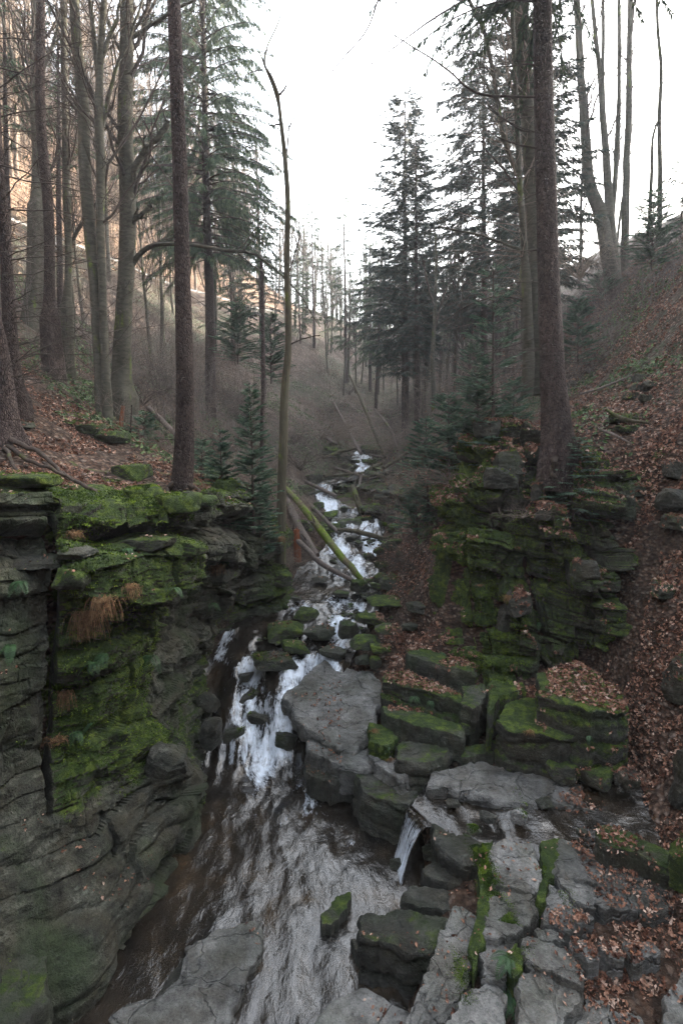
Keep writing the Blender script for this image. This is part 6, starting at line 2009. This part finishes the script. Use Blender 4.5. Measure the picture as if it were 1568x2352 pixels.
for i, (pts, w, mt, lab) in enumerate([
    ([(700,1105,24),(735,1122,22.8),(772,1140,21.8)], [7,9,8], 'dead_wood', "grey log sloping to the highest left fall"),
    ([(690,1150,21),(716,1168,20),(742,1180,19.2)], [6,8,7], 'mossy_bark', "small mossy log on the left bank above the green log"),
    ([(850,1130,21.4),(876,1120,21.6),(915,1098,22)], [6,8,7], 'dead_wood', "brown log lying across the scree"),
    ([(880,1075,24.5),(918,1050,25.5),(962,1012,27)], [8,9,7], 'mossy_bark', "mossy trunk climbing from the far right bank"),
    ([(742,1052,28),(780,1038,29),(820,1030,29.5)], [6,7,6], 'mossy_bark', "log across the valley floor below the leaning poles"),
    ([(700,990,32),(735,1000,31),(775,1020,30)], [6,8,6], 'dead_wood', "grey fallen trunk half hidden in the brush on the far left slope"),
    ([(860,940,34),(895,985,31.5),(912,1030,29)], [5,6,5], 'dead_wood', "thin dead trunk propped right of the leaning poles"),
    ([(905,1300,14.6),(940,1312,14.2),(985,1330,13.6)], [5,6,4], 'mossy_bark', "mossy stick lying in the tangled bush"),
    ([(735,1385,13.0),(770,1392,12.9),(812,1402,12.7)], [4,5,3], 'dead_wood', "wet branch stranded in the shallow pool below the logs"),
    ([(1050,1140,11.2),(1090,1120,11),(1140,1100,10.8)], [4,5,3], 'dead_wood', "dead branch lying across the crag's mossy left top"),
]):
    log("fallen_log", lab, pts, w, mt, 60 + i, 2)
rgs = np.random.RandomState(9)
for i, (u, v, Y, w, h, mo, lab) in enumerate([
    (720,1100,25,44,26,.5,"mossy boulder above the highest left fall"), (700,1125,23,36,22,.5,"mossy boulder left of the highest left fall"), (762,1105,24.5,40,22,.5,"mossy boulder between the highest falls, left one"),
    (800,1100,24.5,36,22,.45,"mossy boulder between the highest falls, right one"), (860,1085,25,40,24,.5,"mossy boulder right of the farthest fall"), (905,1120,21.5,50,30,.3,"grey boulder high in the scree"),
    (930,1150,19.5,46,28,.4,"mossy boulder at the scree's right end"), (760,1040,29,50,26,.5,"mossy mound on the valley floor, left one"), (850,1035,29.5,60,26,.5,"mossy mound on the valley floor, right one"),
    (690,1205,17.5,44,26,.5,"mossy block behind the thin grey log"), (905,1250,16.5,44,26,.5,"mossy block at the log bridge's right end"), (640,1330,13,50,40,.6,"mossy bulge of the left bank below the red snag"),
    (880,1330,14.8,46,24,.4,"mossy stone under the tangled bush's left side"), (960,1395,12.2,60,20,.3,"low stone between the gravel and the crag"), (940,1440,11.6,44,18,.2,"flat stone in the leaves left of the crag")]):
    rock_at(u, v, 0, w, h * 1.2, 900 + i * 13, lab, mo, 0, Y=Y, level=4, strata_h=.2 if i % 2 else 0, cuts=10)

# red rotten snag
b = Buf()
base = W(684, 1275, 15.2)
th = 12
P = np.array([W(684, 1290, 15.2), W(683, 1260, 15.2), W(681, 1235, 15.2), W(680, 1216, 15.2)])
tube(b, P - base, [.13, .11, .10, .075], 9, True, .3, 4)
st = empty("tree_stump", base, "tall rotten red-brown snag on the left bank by the logs", "stump")
part("snag", b, M['red_wood'], st)
for k in range(4):
    sb = Buf()
    q = W(680, 1222, 15.2) - base + np.array([(k - 1.5) * .045, 0.02 * (k % 2), 0])
    tube(sb, [q, q + np.array([.01 * k, 0, .08 + .05 * ((k * 7) % 3)])], [.03, .006], 4)
    part("splinter", sb, M['red_wood'], st)

# low red post with a torn wire fence
b = Buf()
base = W(281, 1002, 12.9)
tube(b, [W(276, 1004, 12.9) - base, W(279, 965, 12.9) - base, W(283, 932, 12.9) - base], [.055, .05, .04], 6, True, .12, 3)
fe = empty("old_fence", base, "leaning reddish wooden post with a scrap of wire netting", "fence")
part("post", b, M['red_wood'], fe)
b = Buf()
tube(b, [W(300, 1012, 12.6) - base, W(303, 930, 12.6) - base], [.02, .016], 5, True, .1, 3)
part("post", b, M['spruce_bark'], fe)
b = Buf()
for k in range(7):
    v = 940 + k * 9
    strands(b, np.array([[W(281, v, 12.85) - base, W(291, v + 3, 12.8) - base, W(301, v, 12.6) - base]]), np.full((1, 3), .004))
for k in range(4):
    u = 284 + k * 5
    strands(b, np.array([[W(u, 938, 12.8) - base, W(u, 970, 12.8) - base, W(u, 996, 12.75) - base]]), np.full((1, 3), .004))
part("wire_netting", b, M['twig'], fe)

# guardrail along the road
ys = np.arange(22, 58, 1.0)
rx = np.interp(ys, ky, S[:, 3, 0]) + .15
rz = np.array([ground_z(x - .3, y) for x, y in zip(rx, ys)])
rz = np.convolve(np.pad(rz, 3, mode='edge'), np.ones(7) / 7, 'valid')
m_, nt_, bs_ = mat_new("galvanised_steel")
n_ = N(nt_)
n_.link(n_.ramp(n_.noise(n_.pos(), 5, 3), [(0.3, (.10, .10, .10)), (0.7, (.19, .19, .185))]), bs_.inputs['Base Color'])
bs_.inputs['Roughness'].default_value = .5
bs_.inputs['Metallic'].default_value = .3
gr = empty("guardrail", (rx[0], ys[0], rz[0]), "pale metal guardrail along the road across the left hillside", "guardrail")
g0 = np.array([rx[0], ys[0], rz[0]])
prof = np.array([(0, .0), (.05, .03), (.0, .06), (.0, .09), (.05, .12), (0, .15)])
PV = np.stack([np.stack([rx - g0[0] + a, ys - g0[1], rz - g0[2] + .25 + c], 1) for a, c in prof], 1)
b = Buf()
b.add(PV.reshape(-1, 3), grid_faces(len(ys), len(prof)))
part("rail", b, m_, gr)
for k in range(0, len(ys), 3):
    b = Buf()
    x, y, z = rx[k] - g0[0] - .06, ys[k] - g0[1], rz[k] - g0[2]
    tube(b, [(x, y, z - .4), (x, y, z + .42)], [.06, .06], 4)
    part("post", b, m_, gr)

# ------------------------------------------------------------------ tangled bushes
def bush(name, label, c, n, L, seed, mat, spread=1.0, up=.6, sub=5, sub2=3, r0=.009, leaves=0, cat="bush"):
    rg = np.random.RandomState(seed)
    root = empty(name, c, label, cat)
    a = rg.uniform(0, 6.28, n)
    h = L * rg.uniform(.5, 1.1, n)
    s = np.linspace(0, 1, 8)
    P = np.stack([np.cos(a)[:, None] * h[:, None] * spread * s, np.sin(a)[:, None] * h[:, None] * spread * s, h[:, None] * (up * s - (up * .9) * s ** 2.2)], -1)
    P += np.cumsum(rg.normal(size=P.shape) * .05, axis=1) * h[:, None, None]
    P -= P[:, :1] * .9
    R = np.maximum(r0 * (1 - .7 * s)[None, :] * np.ones((n, 1)), .003)
    b = Buf()
    strands(b, P, R, 4)
    Q, Rq = offshoots(rg, P, R, sub, .55, .15, 1., .9, .1, 6, .0035, .25)
    part("stems", b, M[mat], root)
    b = Buf()
    strands(b, Q, Rq)
    Q2, R2 = offshoots(rg, Q, Rq, sub2, .5, .2, 1., .9, .0, 5, .003, .25)
    strands(b, Q2, R2)
    part("branchwork", b, M[mat], root)  # side twigs of the bush
    if leaves:
        b = Buf()
        q = Q2[rg.randint(0, len(Q2), leaves), rg.randint(0, 5, leaves)]
        blades(b, q, rg.normal(size=(leaves, 3)), rg.uniform(.03, .07, leaves), rg.uniform(.02, .045, leaves), rg, False)
        part("leaves", b, M['litter'], root, False)


bush("tangled_bush", "large tangled leafless bush overhanging the stream's right bank", W(985, 1330, 13.2), 34, 1.6, 1, 'twig', 1.0, .9, 7, 4, .012, 500)
bush("tangled_bush", "pale arching twigs spilling over the crag's left side", W(1030, 1110, 11.6), 22, 1.5, 2, 'pale_twig', 1.0, .6, 6, 3, .009, 200)
bush("tangled_bush", "dark brushwood under the undercut ledge on the right bank", W(930, 1300, 14.2), 24, 1.1, 3, 'twig', 1.0, .7, 6, 3, .009, 200)
bush("tangled_bush", "grey bent branches on the far bank below the left slope", W(735, 1010, 24), 26, 2.8, 4, 'pale_twig', 1.0, .8, 6, 4, .014)
bush("tangled_bush", "bare bush hiding the foot of the broad dark spruce", W(1140, 930, 15), 24, 2.0, 5, 'pale_twig', 1.0, 1.0, 6, 4, .010, 260)
bush("tangled_bush", "thin bare bush between the feathery fir and the leaning tree", W(690, 1080, 17), 24, 1.9, 6, 'twig', .9, 1.0, 6, 4, .009)
bush("tangled_bush", "bare bush at the foot of the split-trunk tree", W(330, 930, 16), 24, 2.0, 7, 'twig', .9, 1.2, 6, 3, .009)
_src = [o for o in C.objects if o.name.startswith("tangled_bush") and o.type == 'EMPTY']
rgb_ = random.Random(12)
_n = 0
while _n < 46:
    x_, y_ = (rgb_.uniform(-9, -2.5), rgb_.uniform(16, 34)) if _n % 3 == 0 else ((rgb_.uniform(2.6, 8), rgb_.uniform(15, 32)) if _n % 3 == 1 else (rgb_.uniform(-6, 8), rgb_.uniform(30, 46)))
    s_ = _src[_n % len(_src)]
    copy_tree(s_, (x_, y_, ground_z(x_, y_) - .05), (0, 0, rgb_.uniform(0, 6.28)), rgb_.uniform(.7, 1.5), "bare twiggy shrub growing on the valley slope above the stream", "bare shrubs on the valley slopes").name = "bare_shrub"
    _n += 1
bush("tangled_bush", "hanging dry roots on the eroded left bank under the leaning tree", W(650, 1290, 13.4), 26, .8, 8, 'pale_twig', .7, .1, 5, 3, .006)
bush("tangled_bush", "thorny twigs on top of the crag beside the pale plates", W(1200, 1190, 9.6), 12, .7, 9, 'pale_twig', 1.0, .5, 4, 2, .006)
bush("tangled_bush", "spindly shrub in the leaves at the crag's left foot", W(1005, 1470, 11.0), 6, .9, 10, 'twig', .4, 1.6, 3, 2, .007)
bush("tangled_bush", "bare shrub on the right slope under the skyline trunks", W(1330, 640, 19), 30, 2.6, 11, 'pale_twig', .9, 1.2, 6, 4, .012)


# ------------------------------------------------------------------ ferns and grass tufts
def fern(c, n, L, seed, label, down=.5, face=None):
    rg = np.random.RandomState(seed)
    root = empty("fern", c, label, "fern")
    for k in range(n):
        a = rg.uniform(0, 6.28) if face is None else face + rg.uniform(-1.1, 1.1)
        l = L * rg.uniform(.7, 1.15)
        s = np.linspace(0, 1, 16)
        P = np.stack([np.cos(a) * l * s * .9, np.sin(a) * l * s * .9, l * (.5 * s - (.5 + down) * s ** 2)], 1)
        b = Buf()
        strands(b, P[None], np.maximum(.003 * (1 - s), .0012)[None])
        T = np.gradient(P, axis=0)
        T /= np.linalg.norm(T, axis=1, keepdims=True)
        side = np.array([-math.sin(a), math.cos(a), 0])
        ii = np.arange(2, 16)
        for sg in (-1, 1):
            d = T[ii] * .35 + side * sg + np.array([0, 0, -.1])
            ll = l * .27 * np.sin(np.pi * np.clip(s[ii] * .9 + .08, 0, 1)) ** .7 + .01
            d /= np.linalg.norm(d, axis=1, keepdims=True)
            w = T[ii] * (l * .035)
            V = np.stack([P[ii] - w * .4, P[ii] + d * (ll * .5)[:, None] + w, P[ii] + d * ll[:, None], P[ii] + d * (ll * .5)[:, None] - w * .8], 1).reshape(-1, 3)
            b.add(V, np.arange(len(ii) * 4).reshape(-1, 4))
        part("frond", b, M['fern'], root, False)


def on_cliff(u, v, back=0.03):
    o = Vector((0, 0, 0))
    d = Vector(W(u, v, 5.0)).normalized()
    h = SOLID.ray_cast(o, d)
    return np.array(h[0][:]) - np.array(d[:]) * back if h[0] is not None else W(u, v, 6)


for i, (u, v, n, L, lab, fc) in enumerate([
    (1165, 2275, 9, .34, "large green fern between the foreground slabs at the picture's foot", None),
    (1170, 2200, 5, .2, "smaller fern in the mossy cleft above the large one", None),
    (345, 1505, 6, .24, "biggest fern on the mossy cliff face near its corner", -1.6),
    (240, 1500, 5, .20, "fern on the mossy cliff face left of the biggest one", -1.6),
    (215, 1520, 4, .18, "drooping fern beside the middle of the mossy cliff face", -1.6),
    (28, 1480, 5, .22, "fern on the grey cliff left of the vertical joint, lower one", -1.6),
    (48, 1335, 4, .17, "fern on the grey cliff left of the vertical joint, upper one", -1.6),
    (295, 1260, 4, .14, "small fern in the shadow under the path slab", -1.6),
    (175, 1680, 4, .15, "fern low on the mossy face beside the vertical joint", -1.6),
    (215, 1660, 4, .13, "tiny fern low on the mossy face right of its neighbour by the joint", -1.6),
    (400, 1350, 4, .14, "small fern at the shaded corner of the cliff", -1.4),
    (485, 1385, 5, .2, "fern on the shaded gorge wall beyond the corner", -1.0),
    (950, 1600, 4, .14, "small fern on the front of the long mossy wall block", -1.6),
    (990, 1610, 3, .12, "tiny fern near the right end of the long mossy wall block", -1.6),
    (1010, 1500, 5, .16, "pale fern between the two long terrace ledges", None),
    (895, 1715, 3, .12, "tiny fern on the dark square block's upper neighbour", -1.6),
    (1350, 1690, 3, .12, "tiny fern under the leaf-topped ledge's right end", -1.6),
    (1240, 1430, 4, .14, "small fern low in the crag's wide crack", -1.6),
]):
    fern(on_cliff(u, v), n, L, 400 + i, lab, .7 if fc else .35, fc)


def tuft(u, v, n, L, seed, label, droop, mat='dry_grass'):
    rg = np.random.RandomState(seed)
    c = on_cliff(u, v, .04)
    a = rg.uniform(0, 6.28, n) if droop < 1 else -1.57 + rg.normal(size=n) * .8
    h = L * rg.uniform(.4, 1.1, n)
    s = np.linspace(0, 1, 6)
    off = rg.normal(size=(n, 3)) * L * .22 * np.array([1, .5, .3])
    P = np.stack([np.cos(a)[:, None] * h[:, None] * .4 * s, np.sin(a)[:, None] * h[:, None] * .4 * s, h[:, None] * (.45 * s - droop * s ** 2)], -1) + off[:, None]
    b = Buf()
    strands(b, P, np.maximum(.0035 * (1 - .7 * s)[None, :] * np.ones((n, 1)), .0016))
    o = new_obj("grass_tuft", b.mesh("grass_tuft"), M[mat], None, tuple(c))
    tag(o, label, "grass tuft")


for i, (u, v, n, L, lab, dr) in enumerate([
    (200, 1410, 220, .35, "long rust-brown grass mat hanging from the mossy cliff", 1.3), (240, 1375, 160, .3, "rust-brown hanging tuft right of the long mat", 1.2), (300, 1345, 120, .25, "dry hanging grass under the mossy shelf stone", 1.1),
    (130, 1700, 90, .3, "pale straw tuft at the lower end of the vertical joint", .5), (165, 1225, 140, .22, "brown needle litter tuft beneath the brink slab", .7),
    (150, 1590, 90, .25, "brown hanging strands inside the vertical joint", 1.2), (500, 1300, 140, .3, "dry grass fringe on the shaded wall's ledge", 1.0), (640, 1235, 160, .3, "rusty grass below the leaning tree's foot", .9),
    (1100, 1345, 60, .18, "straw tuft at the upper left of the crag's leafy shelf", .5), (1165, 1370, 80, .22, "straw tuft hanging from the crag's leafy shelf", 1.0), (860, 1680, 80, .16, "dry tuft beside the moss cushion block", .4),
    (895, 1745, 60, .14, "dry tuft at the corner of the dark square block", .6), (1215, 1680, 60, .14, "dry tuft on the leaf-topped ledge's mossy front", .8), (1510, 1330, 60, .2, "straw tuft above the square mossy block at the right edge", .6), (755, 1140, 300, .5, "shaggy dry grass clump capping the mound between the upper falls", 1.1),
]):
    tuft(u, v, n, L, 500 + i, lab, dr)

# ------------------------------------------------------------------ haze
bm = bmesh.new()
bmesh.ops.create_cube(bm, size=1.0)
me = bpy.data.meshes.new("haze")
bm.to_mesh(me)
bm.free()
hz = new_obj("haze", me)
hz.scale = (170, 170, 85)
hz.location = (0, 68, 34)
mh = bpy.data.materials.new("haze_air")
mh.use_nodes = True
mh.node_tree.nodes.clear()
ho = mh.node_tree.nodes.new("ShaderNodeOutputMaterial")
hv = mh.node_tree.nodes.new("ShaderNodeVolumePrincipled")
hv.inputs['Color'].default_value = (.94, .97, 1.0, 1)
hv.inputs['Density'].default_value = .0015
hv.inputs['Anisotropy'].default_value = .3
mh.node_tree.links.new(hv.outputs[0], ho.inputs['Volume'])
me.materials.append(mh)
tag(hz, kind='stuff')
